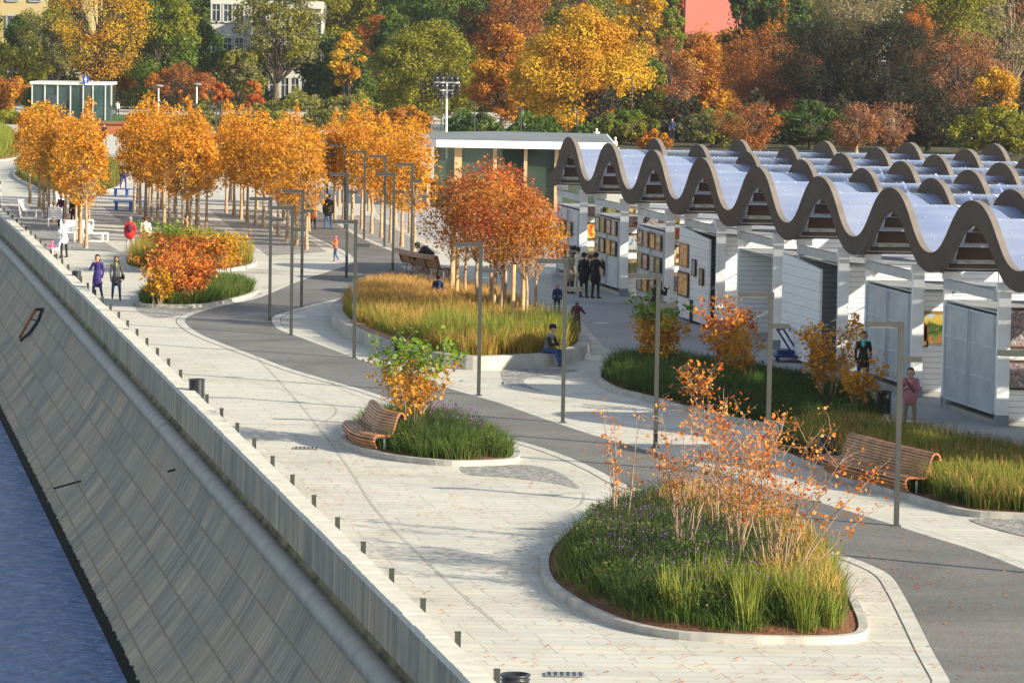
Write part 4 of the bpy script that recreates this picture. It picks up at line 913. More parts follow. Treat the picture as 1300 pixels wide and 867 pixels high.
# -- branching tree
def tree_arrays(r, H, cr, cb, tr, nclump, nleaf, lsize, shape='round', twigs=0, crs=None, spread=.32, lean=0.0, cored=.35, straight=False, loose=.15):
    "returns trunk MB, leaf centres. crown between cb and H, radius cr"
    tb = MB(); top = H*.82
    pts = [Vector((lean*H*(t**2)+r.normal(0, .012*H)*t, r.normal(0, .012*H)*t, top*t)) for t in np.linspace(0, 1, 7)]
    rad = [tr*(1.25 if i == 0 else 1)*(1-.82*i/6) for i in range(7)]
    tb.tube(pts, rad, 7)
    cz = (H+cb)/2; hz_ = (H-cb)/2; cl = []
    for i in range(nclump):
        for _ in range(30):
            v = r.normal(0, 1, 3); v /= np.linalg.norm(v); q = r.uniform(cored, 1)**.5
            x, y, z = v*q
            if shape == 'round': k = 1
            elif shape == 'cone': k = np.clip(1.15-.75*(z+1)/2*1.2, .15, 1)
            elif shape == 'dome': k = np.clip(1.05-.55*max(z, 0), .2, 1) if z > -.3 else .9
            elif shape == 'vase': k = np.clip(.45+.6*(z+1)/2*1.2, .3, 1.1)
            elif shape == 'egg': k = np.clip(1.05-.45*(z+1)/2, .2, 1)
            break
        c = np.array([x*cr*k+lean*H*.5, y*cr*k, cz+z*hz_]); cl.append(c)
        # limb
        t0 = np.clip((c[2]-hz_*.7-r.uniform(0, .25)*H)/top, .22 if not straight else .42, .92); f = t0*6; a = int(f); p0 = pts[a].lerp(pts[min(a+1, 6)], f-a)
        pe = Vector(c); mid = p0.lerp(pe, .5)+Vector((r.normal(0, .06), r.normal(0, .06), -.05))*cr
        rb = max(tr*.26*(1-t0*.6), .012)
        tb.tube([p0, mid, pe], [rb, rb*.6, rb*.18], 4, caps=False)
        for _ in range(twigs):
            w = r.normal(0, 1, 3); w /= np.linalg.norm(w); w[2] = abs(w[2])*.7
            s0 = mid.lerp(pe, r.uniform(0, 1)); e = s0+Vector(w)*cr*r.uniform(.2, .5); m2 = s0.lerp(e, .5)+Vector(r.normal(0, .04*cr, 3)); tb.tube([s0, m2, e], [rb*.32, rb*.2, rb*.06], 3, caps=False)
    cl = np.array(cl); sz = (crs or cr)*spread*r.uniform(.6, 1.35, nclump)
    idx = r.choice(nclump, nleaf, p=(sz**2)/(sz**2).sum()); v = r.normal(0, 1, (nleaf, 3)); v /= np.linalg.norm(v, axis=1)[:, None]
    rr_ = r.uniform(.25, 1, nleaf)**.6
    Cn = cl[idx]+v*(rr_*sz[idx])[:, None]*np.array([1, 1, .8]); tree_arrays.nb = v.copy()
    m = int(nleaf*loose)
    if m:
        v = r.normal(0, 1, (m, 3)); v /= np.linalg.norm(v, axis=1)[:, None]; q = r.uniform(0, 1, m)**.38*1.06; z_ = v[:, 2]*q
        kk = {'egg': np.clip(1.05-.45*(z_+1)/2, .2, 1), 'cone': np.clip(1.15-.9*(z_+1)/2, .15, 1), 'dome': np.clip(1.05-.55*np.maximum(z_, 0), .2, 1), 'vase': np.clip(.45+.72*(z_+1)/2, .3, 1.1)}.get(shape, 1.0)
        Cn[:m] = np.stack([v[:, 0]*q*cr*kk+lean*H*.5, v[:, 1]*q*cr*kk, cz+z_*hz_], 1)
    return tb, Cn
def make_tree(name, label, cat, mat, bark, seed, loc, H, cr, cb, tr, nclump, nleaf, lsize, group=None, **k):
    r = np.random.default_rng(seed); tb, Cn = tree_arrays(r, H, cr, cb, tr, nclump, nleaf, lsize, **k)
    root = empty(name, loc, 0, label, cat, group); tb.build('trunk', bark, root)
    link('crown', leaf_mesh('crown', leaf_quads(Cn, lsize, r=r, nb=tree_arrays.nb)), mat, root); return root
# -- orange grove: four grown trees, copied
GROVE = []
def row(a, b_, n, jx=2, jy=1):
    return [(a[0]+(b_[0]-a[0])*i/(n-1)+random.uniform(-jx, jx), a[1]+(b_[1]-a[1])*i/(n-1)+random.uniform(-jy, jy)) for i in range(n)]
grp = {}
grp['leftmost clump'] = [(50, 265), (55, 271), (62, 276), (68, 283), (89, 285), (83, 292), (96, 304), (102, 309), (109, 315.5), (38, 258), (60, 256), (78, 262), (100, 278), (112, 290)]
grp['second clump'] = [(170.5, 270.5), (178, 273), (185, 277), (192, 280), (200, 284), (208, 289), (215, 294), (223, 299), (232, 301), (242, 299), (251, 300), (175, 258), (190, 262), (205, 266), (222, 272), (238, 280), (250, 286), (262, 290)]
grp['third clump'] = [(287, 271), (297, 275), (306, 279), (314, 283), (324.5, 286), (334.5, 289), (344, 294), (353, 300), (364.7, 306.6), (376, 312), (389, 317), (292, 256), (308, 261), (326, 266), (342, 272), (360, 278), (376, 286), (392, 294)]
grp['right clump'] = [(425, 280), (436, 280), (447, 282), (459, 291), (471.5, 296.5), (484, 302), (496, 308), (510, 313.5), (526, 319), (430, 262), (448, 264), (468, 268), (486, 276), (502, 286), (414, 266), (520, 296)]
base = []
for s in range(6):
    t = make_tree('orange_tree', 'x', 'tree', 'l_orange', 'barkpale', 100+s, (0, 0, -500), 5.5+.35*(s % 3), [1.35, 1.15, 1.45, 1.3, 1.1, 1.25][s % 6], 1.75, .09, 60, [3800, 2900, 4100, 3200, 2600, 3400][s % 6], .118, shape=['egg', 'cone', 'egg', 'dome', 'egg', 'cone'][s % 6], spread=.2, cored=.0, straight=True, loose=.38, twigs=2)
    b = MB(); 
    for a in (.5, 2.6, 4.7): b.tube([(.42*math.cos(a), .42*math.sin(a), 0), (.26*math.cos(a), .26*math.sin(a), 2.1)], .045, 5)
    base.append(t)
st_o = None; used = set(); sidew = {'leftmost clump': 'beside the white chairs', 'second clump': 'behind the red-jacketed walker', 'third clump': 'left of the walking man', 'right clump': 'right of the lamp row'}
for g, L_ in grp.items():
    order = sorted(range(len(L_)), key=lambda i: -L_[i][1])
    for rank, i in enumerate(order):
        x, y = L_[i]; s = (i*7+len(g)+i//6) % 6
        if s in used: o = copy_tree(base[s])
        else: o = base[s]; used.add(s)
        o.location = P(x, y); o.rotation_euler = (0, 0, random.uniform(0, 6.28)); k = random.uniform(.9, 1.1); o.scale = (k, k, random.uniform(.88, 1.06))
        place = 'foremost' if rank == 0 else ('%s nearest' % ['', 'second', 'third', 'fourth', 'fifth', 'sixth', 'seventh', 'eighth', 'ninth', 'tenth', 'eleventh', 'twelfth', '13th', '14th', '15th', '16th', '17th', '18th'][rank])
        tag(o, 'young orange tree, %s of the %s, %s' % (place, g, sidew[g]), 'tree', 'young orange trees in the grove')
# -- red clump in the raised planter
for i, (x, y, H, mt, sd_, cr_) in enumerate([(572, 393, 4.7, 'l_orangetree', 31, 1.35), (590, 397, 5.0, 'l_rust', 32, 1.4), (605, 401, 5.2, 'l_redleaf', 33, 1.5), (622, 406, 5.5, 'l_redleaf', 34, 1.55), (640, 402, 5.2, 'l_redleaf', 35, 1.5), (636, 418, 5.0, 'l_redleaf', 36, 1.4), (652, 412, 4.8, 'l_redleaf', 37, 1.35), (668, 420, 4.6, 'l_orangetree', 38, 1.25), (680, 414, 4.2, 'l_redleaf', 39, 1.2)]):
    t = make_tree('red_tree', 'red and orange leaved young tree, %s from the left in the raised planter' % ['first', 'second', 'third', 'fourth', 'fifth', 'sixth', 'seventh', 'eighth', 'ninth'][i], 'tree', mt, 'barkpale', sd_, P(x, y, CZ-.1), H+.15, cr_, 2.05, .075, 40, 2500, .09, group='red trees in the raised planter', shape='egg', twigs=2, spread=.3, cored=.05, loose=.55, straight=True)
# timber stakes next to them
for i, (x, y) in enumerate([(574, 388), (579, 397), (650, 425), (663, 417), (627, 410)]):
    b = MB(); b.tube([(0, 0, 0), (0.02, 0, 2.3)], .075, 7); o = b.build('tree_stake', 'stake', None, P(x, y, CZ-.08)); tag(o, 'pale round timber stake among the red trees, %s from the left' % ['first', 'second', 'fifth', 'fourth', 'third'][i], 'stake', 'tree stakes in the raised planter')
# -- park trees: (x, top, crown bottom, width) in the picture, distance, leaves, bark
PARK = [
 ('dark olive leafy tree in the top left corner', 66, 8, 85, 80, 470, 'greyolive', 'barkdark', 4000, 'vase'),
 ('olive yellow tree at the left edge above the orange sapling', 8, 55, 120, 90, 450, 'olive', 'bark', 6000, 'dome'),
 ('tall golden tree with a forked dark trunk beside the glass kiosk', 128, -60, 100, 125, 440, 'amber', 'barkdark', 5000, 'vase'),
 ('small orange tree left of the glass kiosk', 12, 100, 136, 60, 415, 'orangetree', 'bark', 2200, 'round'),
 ('small green tree in front of the glass kiosk at its left', 48, 106, 143, 40, 405, 'green', 'bark', 2200, 'cone'),
 ('low orange tree right of the glass kiosk', 148, 88, 112, 50, 460, 'orangetree', 'bark', 2200, 'dome'),
 ('tall mid-green tree right of the golden forked tree', 205, -30, 115, 105, 455, 'green', 'bark', 9000, 'egg'),
 ('dark green tree behind and right of the tall green tree', 250, 20, 110, 80, 480, 'dkgreen', 'bark', 7000, 'round'),
 ('low bronze tree above the distant street lamps', 232, 82, 122, 80, 440, 'rust', 'bark', 2600, 'dome'),
 ('rusty orange and green tree in front of the pale building', 303, 60, 130, 66, 450, 'greyolive', 'bark', 4200, 'dome'),
 ('small bright red tree above the orange grove', 281, 106, 130, 24, 430, 'redleaf', 'bark', 900, 'round'),
 ('small red orange tree left of the white building', 322, 100, 140, 26, 425, 'redleaf', 'bark', 900, 'egg'),
 ('grey olive willow-like tree at upper left centre', 352, -30, 74, 100, 470, 'greyolive', 'bark', 5000, 'round'),
 ('tall yellow-green tree top at upper centre left', 432, -40, 55, 105, 500, 'olive', 'barkdark', 7000, 'round'),
 ('dark green tree with leaning dark trunks at centre left', 420, 40, 120, 85, 480, 'dkgreen', 'barkdark', 6000, 'round'),
 ('small orange-leaved tree in front of dark trunks', 443, 42, 98, 38, 440, 'amber', 'barkdark', 1600, 'dome'),
 ('bronze tree behind the small orange-leaved tree', 480, 20, 130, 70, 490, 'rust', 'bark', 5000, 'round'),
 ('grey green bush below the small orange-leaved tree', 440, 122, 152, 60, 400, 'greyolive', 'bark', 1500, 'dome'),
 ('red bush right of the olive bush', 462, 138, 154, 40, 405, 'redleaf', 'bark', 900, 'dome'),
 ('red maple glimpsed under the dark green trees', 432, 98, 128, 50, 500, 'redleaf', 'bark', 1200, 'round'),
 ('dark green tree at top centre', 560, -40, 40, 130, 500, 'dkgreen', 'bark', 7000, 'round'),
 ('green conical tree behind the olive tree', 500, 10, 90, 60, 470, 'dkgreen', 'bark', 4500, 'cone'),
 ('broad yellow-green tree behind the floodlight mast', 548, 30, 152, 148, 420, 'olive', 'bark', 13000, 'dome'),
 ('red-orange tree above the grove, right of the red bush', 512, 134, 172, 70, 330, 'orangetree', 'bark', 2800, 'dome'),
 ('rusty brown tree at top centre right', 640, -50, 60, 110, 500, 'rust', 'bark', 6500, 'round'),
 ('bright orange tree right of the broad olive tree', 640, 34, 172, 88, 400, 'orangetree', 'bark', 7500, 'egg'),
 ('big golden maple with a thick pale trunk behind the cafe', 738, 10, 172, 150, 380, 'gold', 'bark', 16000, 'dome'),
 ('amber tree between the bright orange and golden trees', 682, 60, 174, 70, 390, 'amber', 'bark', 5000, 'round'),
 ('tall yellow tree behind the golden maple', 815, -30, 60, 75, 470, 'amber', 'bark', 4500, 'round'),
 ('dark green bare-topped tree between rust and gold trees', 745, -40, 30, 120, 520, 'greyolive', 'bark', 5000, 'round'),
 ('green tree right of the golden maple', 812, 48, 160, 70, 400, 'green', 'bark', 5000, 'egg'),
 ('slim green poplar at top right of centre', 853, -20, 60, 40, 460, 'green', 'bark', 3500, 'cone'),
 ('bronze thinly leaved tree with visible branches', 845, 50, 172, 90, 410, 'pinkbrown', 'bark', 3500, 'vase'),
 ('rusty orange larch-like tree below the pink wall', 895, 28, 165, 95, 420, 'orangetree', 'rusttwig', 6500, 'cone'),
 ('dark spruce-like poplar right of the pink wall', 945, -40, 60, 50, 480, 'dkgreen', 'barkdark', 5000, 'cone'),
 ('dark narrow tree with an orange climber, top right', 982, -40, 50, 48, 480, 'dkgreen', 'barkdark', 4500, 'cone'),
 ('narrow orange creeper-clad tree at top right', 994, -20, 42, 14, 470, 'orangetree', 'bark', 1200, 'egg'),
 ('rusty red tree with bare lower branches', 975, 38, 160, 120, 390, 'rust', 'rusttwig', 6500, 'vase'),
 ('tree with shade-darkened leaf colour, left one of the dark pair', 1052, 15, 150, 125, 380, 'darkbare', 'barkdark', 9000, 'round'),
 ('tree with shade-darkened leaf colour, right one of the dark pair', 1128, 22, 150, 115, 380, 'darkbare', 'barkdark', 9000, 'round'),
 ('pale bare-branched tree behind the dark pair', 1090, -40, 40, 120, 470, 'pale', 'twig', 3500, 'vase'),
 ('weeping yellow-green tree at the top right', 1215, -40, 45, 110, 470, 'olive', 'bark', 6500, 'dome'),
 ('orange brown tree between dark tree and weeping tree', 1168, 10, 90, 60, 450, 'rust', 'bark', 3000, 'round'),
 ('purple-brown thinly leaved tree at right', 1218, 42, 160, 125, 390, 'pinkbrown', 'bark', 5000, 'vase'),
 ('pale leafless tree with orange tips at the right edge', 1285, -30, 90, 80, 430, 'pale', 'twig', 2200, 'vase'),
 ('bright orange leaf clump tree at the right edge', 1266, 86, 134, 52, 370, 'amber', 'barkdark', 1900, 'round'),
 ('yellow-green dark bush at the right edge above the roof', 1270, 136, 205, 130, 330, 'olive', 'barkdark', 5000, 'dome'),
 ('dark green shrub tree under the dark pair', 1030, 128, 190, 80, 340, 'dkgreen', 'bark', 3500, 'dome'),
 ('peach and rust leaved bush above the wavy roof', 1088, 136, 188, 58, 330, 'pinkbrown', 'twig', 2200, 'dome'),
 ('pale stemmed bush with peach tips above the roof', 1135, 128, 185, 60, 335, 'pinkbrown', 'twig', 1200, 'vase'),
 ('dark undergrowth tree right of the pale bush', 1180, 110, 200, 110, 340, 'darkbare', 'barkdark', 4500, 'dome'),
 ('rust-stemmed leafless shrub above the roof', 950, 128, 190, 90, 320, 'rust', 'rusttwig', 1500, 'vase'),
 ('dark green bush left of the rust-stemmed shrub', 905, 138, 186, 90, 340, 'greyolive', 'bark', 2600, 'dome'),
 ('green and gold bush behind the white statue', 795, 138, 186, 80, 345, 'green', 'bark', 2600, 'dome'),
 ('dark green bush under the broad olive tree', 610, 145, 172, 60, 350, 'dkgreen', 'bark', 1600, 'dome'),
 ('small rust bush above the second roof wave', 830, 165, 190, 50, 320, 'orangetree', 'bark', 900, 'dome'),
]
for i, (lb, x, top, bot, wd_, dist, mt, bk, nl, shp) in enumerate(PARK):
    k = dist/F; pt = D(x, top, dist); pb = D(x, bot, dist); H = pt.z; cb = max(pb.z*.75, .3); cr = wd_*k/2*1.12
    sparse = shp == 'vase' or mt in ('darkbare', 'rust', 'pinkbrown', 'pale')
    nc = int(np.clip(wd_*.8, 20, 110)); ls = .27*dist/430*(.72 if sparse else 1)
    make_tree('park_tree' if H > 4.5 else 'park_shrub', lb, 'tree' if H > 4.5 else 'shrub', 'l_'+mt, bk, 500+i, (pt.x, dist, 0), H, cr, cb, .018*H+.12, nc, int(nl*2.7*(1.2 if sparse else 1)), ls, shape=shp, twigs=4 if sparse else 1, loose=.06, spread=.23 if wd_ > 60 else .3, crs=min(cr, (H-cb)*.6))
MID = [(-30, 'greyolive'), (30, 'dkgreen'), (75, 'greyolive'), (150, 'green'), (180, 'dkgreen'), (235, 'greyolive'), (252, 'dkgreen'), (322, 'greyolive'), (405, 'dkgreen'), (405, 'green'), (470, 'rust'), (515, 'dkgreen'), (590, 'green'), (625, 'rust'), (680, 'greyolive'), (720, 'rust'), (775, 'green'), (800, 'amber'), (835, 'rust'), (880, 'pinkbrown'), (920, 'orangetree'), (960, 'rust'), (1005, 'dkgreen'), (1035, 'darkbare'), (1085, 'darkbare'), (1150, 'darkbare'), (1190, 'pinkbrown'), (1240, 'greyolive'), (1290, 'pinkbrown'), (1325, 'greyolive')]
for i, (x, mt) in enumerate(MID):
    if i % 1 == 0:
        dist = 500+(i*37 % 60); k = dist/F; top = D(x, 38 if x in (880, 920) else (-30, 15, -10, 35)[i % 4] if mt not in ('rust',) else 20, dist).z
        if x == -999: top = 11
        make_tree('park_tree', '%s tree deep in the park background, %s along the row from the left' % ({'greyolive': 'grey olive', 'dkgreen': 'dark green', 'green': 'green', 'rust': 'rust brown', 'amber': 'amber', 'pinkbrown': 'pinkish brown', 'orangetree': 'rusty orange', 'darkbare': 'shade-darkened'}[mt], 'number %d' % (i+1)), 'tree', 'l_'+mt, 'barkdark', 800+i, ((x-650)/F*dist, dist, 0), top, 3.6, 1.2, .3, 50, 10000, .36, group='trees deep in the park background', shape='egg', twigs=1, spread=.34, crs=3.4)
# the far woods behind, one mass
r = np.random.default_rng(99); n = 150000
X = r.uniform(-130, 130, n); Yd = r.uniform(602, 660, n); hmax = 26+5*np.sin(X*.13)+4*np.sin(X*.31+1)+r.normal(0, 1.5, n); Z = r.uniform(.5, 1, n)**.7*hmax*r.uniform(0, 1, n)**.35
for nm, lo, hi, mt in (('far_woods', -130, 130, None),):
    sel = [(X < -50, 'l_greyolive'), ((X >= -50) & (X < 0), 'l_dkgreen'), ((X >= 0) & (X < 35), 'l_rust'), (X >= 35, 'l_greyolive')]
    for q, (m_, mt) in enumerate(sel):
        Cn = np.stack([X[m_], Yd[m_], Z[m_]], 1); o = link('far_woods', leaf_mesh('far_woods', leaf_quads(Cn, .95, r=r)), mt); tag(o, ['distant grey olive woods filling the top left', 'distant dark green woods behind the park centre', 'distant rusty woods behind the golden maple', 'distant olive woods filling the top right'][q], 'woods', kind='stuff')
# low hedge and undergrowth at the edge of the park
r = np.random.default_rng(98)
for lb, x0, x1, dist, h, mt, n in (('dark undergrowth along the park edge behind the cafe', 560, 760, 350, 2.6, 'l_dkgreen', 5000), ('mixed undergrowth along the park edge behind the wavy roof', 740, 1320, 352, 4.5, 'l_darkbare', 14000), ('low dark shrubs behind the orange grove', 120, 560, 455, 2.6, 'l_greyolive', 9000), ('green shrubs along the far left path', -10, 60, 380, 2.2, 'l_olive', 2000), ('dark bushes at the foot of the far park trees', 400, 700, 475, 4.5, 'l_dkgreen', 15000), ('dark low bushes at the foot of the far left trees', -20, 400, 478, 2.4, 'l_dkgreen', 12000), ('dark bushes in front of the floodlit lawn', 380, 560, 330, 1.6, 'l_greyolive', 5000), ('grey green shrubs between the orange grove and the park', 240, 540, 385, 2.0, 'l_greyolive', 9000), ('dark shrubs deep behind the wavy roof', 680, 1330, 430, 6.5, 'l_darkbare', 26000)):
    px = r.uniform(x0, x1, n); X = (px-650)/F*dist; Cn = np.stack([X, dist+r.uniform(0, 8, n), r.uniform(0, 1, n)**.8*h*(.7+.3*np.sin(X*.9)+.15*np.sin(X*2.3))], 1)
    tag(link('undergrowth', leaf_mesh('undergrowth', leaf_quads(Cn, .38, r=r)), mt), lb, 'undergrowth', kind='stuff')
# -- grasses in the beds
def tufts(bed, n_tuft, per, h, hv, w, spread, lean, mat, name, label, f=None, seed=0, margin=.1, hf=None):
    r = np.random.default_rng(seed); t = bed.sample(n_tuft, margin, f, r); n = len(t)*per
    base = np.repeat(t, per, 0)+r.normal(0, spread, (n, 2)); base = np.where(pip(base[:, 0], base[:, 1], bed.arr)[:, None], base, np.repeat(t, per, 0)); th = np.repeat(r.uniform(1-hv, 1+hv, len(t)), per)
    H_ = h*th*r.uniform(.55, 1.1, n)
    if hf is not None: H_ = H_*hf(base[:, 0], base[:, 1])
    dirv = base-np.repeat(t, per, 0); dl = np.linalg.norm(dirv, axis=1)[:, None]+1e-6; up = np.concatenate([dirv/dl*.8, np.zeros((n, 1))], 1)
    Cn = np.stack([base[:, 0], base[:, 1], bed.z(base[:, 0], base[:, 1])-.02], 1)
    Vv, Fc = blades(Cn, H_, np.full(n, w)*r.uniform(.7, 1.3, n), r.uniform(.1, 1, n)*lean, r, up)
    o = link(name, np_mesh(name, Vv, Fc), mat); tag(o, label, 'grass', kind='stuff'); return o
def px_of(x, y, z=.3):
    "picture column and row of ground points, for choosing which plants grow where"
    v = np.stack([x, y, np.full_like(x, z-HC)], 1) @ np.array(R3); return 650+F*v[:, 0]/-v[:, 2], 433.5-F*v[:, 1]/-v[:, 2]
def near(pts, rad, soft=1.0):
    W = [P(a, b_) for a, b_ in pts]
    def f(x, y):
        o = np.zeros(len(x))
        for w_ in W: o = np.maximum(o, np.clip(1.2-np.hypot(x-w_.x, (y-w_.y)*.45)/rad, 0, 1))
        return o
    return f
inv = lambda f: (lambda x, y: 1-f(x, y))
def foliage(bed, n, h0, h1, size, mat, label, f=None, seed=0, margin=.3):
    r = np.random.default_rng(seed); t = bed.sample(n, margin, f, r); hm = .6+.4*np.sin(t[:, 0]*2.1+np.sin(t[:, 1]*1.3)*2)*np.sin(t[:, 1]*1.1)
    Cn = np.stack([t[:, 0], t[:, 1], bed.z(t[:, 0], t[:, 1])+h0+(h1-h0)*r.uniform(0, 1, len(t))*hm], 1); tag(link('perennials', leaf_mesh('perennials', leaf_quads(Cn, size, r=r)), mat), label, 'plants', kind='stuff')
front = near([(740, 760), (800, 785), (880, 800), (720, 735)], .9)
tufts(A_, 700, 46, .34, .3, .014, .15, .8, 'g_green', 'sedge', 'bright green sedge mounds in the foreground bed', seed=1, margin=.28, f=inv(near([(1000, 790), (1060, 790), (1070, 760)], .7)))
tufts(A_, 1000, 42, .46, .35, .014, .17, .6, 'g_dark', 'tall_perennials', 'dark green perennials filling the middle of the foreground bed', seed=2, margin=.6)
tufts(A_, 34, 60, .82, .2, .015, .08, .38, 'g_yellow', 'switch_grass', 'upright yellow-green switch grass at the right front of the foreground bed', seed=3, margin=.3, f=near([(890, 800), (925, 800), (960, 800), (1000, 800), (1040, 795), (1070, 780), (1075, 765)], .75))
tufts(A_, 150, 50, .62, .25, .013, .12, .6, 'g_mix', 'feather_grass', 'green and golden feather grass along the right side of the foreground bed', seed=4, margin=.3, f=near([(1050, 740), (1030, 710), (1070, 760), (1000, 700), (960, 700), (1040, 780)], 1.0))
def dots(bed, n, h0, h1, size, mat, name, label, f=None, seed=0):
    r = np.random.default_rng(seed); t = bed.sample(n, .7, f, r); Cn = np.stack([t[:, 0], t[:, 1], bed.z(t[:, 0], t[:, 1])+r.uniform(h0, h1, len(t))], 1)
    V1, F1 = blades(np.stack([t[:, 0], t[:, 1], bed.z(t[:, 0], t[:, 1])], 1), Cn[:, 2]-bed.z(t[:, 0], t[:, 1]), np.full(len(t), .008), np.zeros(len(t)), r)
    Q = leaf_quads(Cn, size, r=r).reshape(-1, 3); k_ = len(V1); me = np_mesh(name, np.vstack([V1, Q]), np.vstack([F1, np.arange(len(Q)).reshape(-1, 4)+k_]))
    mi = np.r_[np.zeros(len(F1), np.int32), np.ones(len(Q)//4, np.int32)]; me.polygons.foreach_set('material_index', mi); tag(link(name, me, ['g_dark', mat]), label, 'flowers', kind='stuff')
foliage(A_, 48000, .05, .60, .055, 'l_peren', 'small-leaved dark green perennials between the grasses of the foreground bed', None, 71, .45)
foliage(D_, 22000, .03, .42, .06, 'l_peren', 'small-leaved plants among the sedge before the stalls', None, 72)
foliage(C_, 9000, .1, .7, .07, 'l_peren', 'leafy plants under the red trees of the raised planter', near([(650, 415), (690, 425), (700, 435), (640, 400)], 1.6), 73)
foliage(B_, 9000, .05, .5, .055, 'l_peren', 'small-leaved plants between the sedge of the small bed', None, 74)
dots(A_, 2200, .4, .85, .034, 'purple', 'purple_verbena', 'tiny purple verbena flowers on thin stems in the foreground bed', seed=5)
dots(B_, 500, .5, .85, .045, 'purple', 'purple_verbena', 'tiny purple flowers at the right of the small grass bed', f=near([(620, 560), (640, 570), (590, 556)], 1.2), seed=6)
tufts(B_, 420, 60, .50, .25, .014, .15, .7, 'g_green', 'sedge', 'green sedge filling the small bed behind the curved bench', seed=7, margin=.25, f=inv(near([(440, 560), (450, 550)], .8)))
tufts(B_, 160, 60, .62, .25, .014, .15, .6, 'g_dark', 'sedge', 'dark green sedge in the middle of the small bed', seed=8, margin=.8)
tufts(C_, 1250, 52, .66, .25, .016, .16, .42, 'g_gold', 'golden_grass', 'tall golden feather grass filling the raised planter', seed=9, margin=.15, f=inv(near([(650, 420), (690, 428), (620, 408), (600, 403), (672, 420), (710, 434), (555, 402), (556, 409)], 1.5)))
tufts(C_, 420, 50, .5, .3, .016, .16, .6, 'g_dark', 'ground_cover', 'dark green ground cover under the red trees', seed=10, margin=.3, f=near([(650, 418), (690, 428), (710, 434), (620, 406), (640, 410), (670, 420)], 2.0))
tufts(C_, 120, 60, 1.0, .2, .016, .09, .3, 'g_yellow', 'upright_grass', 'upright yellow grass clumps along the front of the raised planter', seed=11, margin=.2, f=near([(560, 452), (590, 456), (620, 458), (650, 458), (690, 455), (700, 450)], .9))
tufts(D_, 1300, 44, .40, .3, .015, .16, .7, 'g_dark', 'sedge', 'dark green sedge filling the bed before the market stalls', seed=12, margin=.25)
tufts(D_, 300, 50, .55, .3, .015, .14, .6, 'g_green', 'sedge', 'brighter green sedge mounds in the bed before the stalls', seed=13, margin=.3, f=near([(790, 480), (820, 490), (870, 500), (900, 500)], 1.6))
tufts(E_, 700, 46, .5, .35, .015, .15, .6, 'g_dark', 'sedge', 'dark green sedge behind the straight bench', seed=24, margin=.3, f=inv(near([(1055, 584), (1050, 592), (1048, 600), (1095, 612), (1145, 627)], 1.2)))
tufts(E_, 650, 46, .58, .3, .014, .15, .5, 'g_mix', 'feather_grass', 'green and golden grass behind the straight bench', seed=14, margin=.45, f=inv(near([(1055, 584), (1056, 592), (1054, 597), (1048, 600), (1070, 606), (1095, 612), (1120, 620), (1145, 627), (1160, 628)], 1.35)))
tufts(E_, 260, 50, .62, .25, .015, .12, .45, 'g_yellow', 'switch_grass', 'yellow-green grass clumps beside the straight bench', seed=15, margin=.5, f=near([(1010, 572), (1150, 590), (1200, 630), (1250, 640), (1180, 640)], 1.0))
tufts(F1_, 380, 60, .45, .25, .018, .17, .7, 'g_green', 'sedge', 'green sedge in the bed at the bend, under the orange shrub', seed=16, margin=.1)
tufts(F2_, 420, 60, .85, .25, .018, .16, .45, 'g_gold', 'golden_grass', 'golden grass in the rear left bed', seed=17, margin=.2)
tufts(G_, 500, 50, .9, .25, .025, .2, .5, 'g_mix', 'grass', 'green grass under the leftmost trees', seed=18, margin=.2)
tufts(H_, 1200, 44, .9, .25, .03, .25, .5, 'g_yellow', 'grass', 'green and yellow grass slope at the far left edge', seed=19, margin=.2)
def seedheads(bed, n, h0, h1, label, f=None, seed=0, mat='g_tip', wd=.011):
    r = np.random.default_rng(seed); t = bed.sample(n, .3, f, r); z = bed.z(t[:, 0], t[:, 1])+r.uniform(h0, h1, len(t))-.22
    Vv, Fc = blades(np.stack([t[:, 0], t[:, 1], z], 1), r.uniform(.2, .34, len(t)), np.full(len(t), wd), r.uniform(.2, .8, len(t)), r); tag(link('seed_heads', np_mesh('seed_heads', Vv, Fc), mat), label, 'grass', kind='stuff')
backC = near([(450, 398), (480, 394), (520, 394), (560, 398), (600, 402), (540, 405), (500, 402)], 2.2)
seedheads(C_, 15000, .55, .88, 'feathery orange-brown seed heads over the back of the raised planter', backC, 61)
seedheads(C_, 7000, .5, .85, 'feathery brown seed heads over the front of the raised planter', None, 62)
seedheads(E_, 7000, .38, .66, 'feathery brown seed heads over the grass behind the straight bench', None, 63)
seedheads(A_, 2600, .45, .8, 'thin brown seed heads among the right side grasses of the foreground bed', near([(1050, 740), (1030, 710), (1070, 760), (1000, 700), (960, 700), (1040, 780), (900, 680)], 1.1), 64)
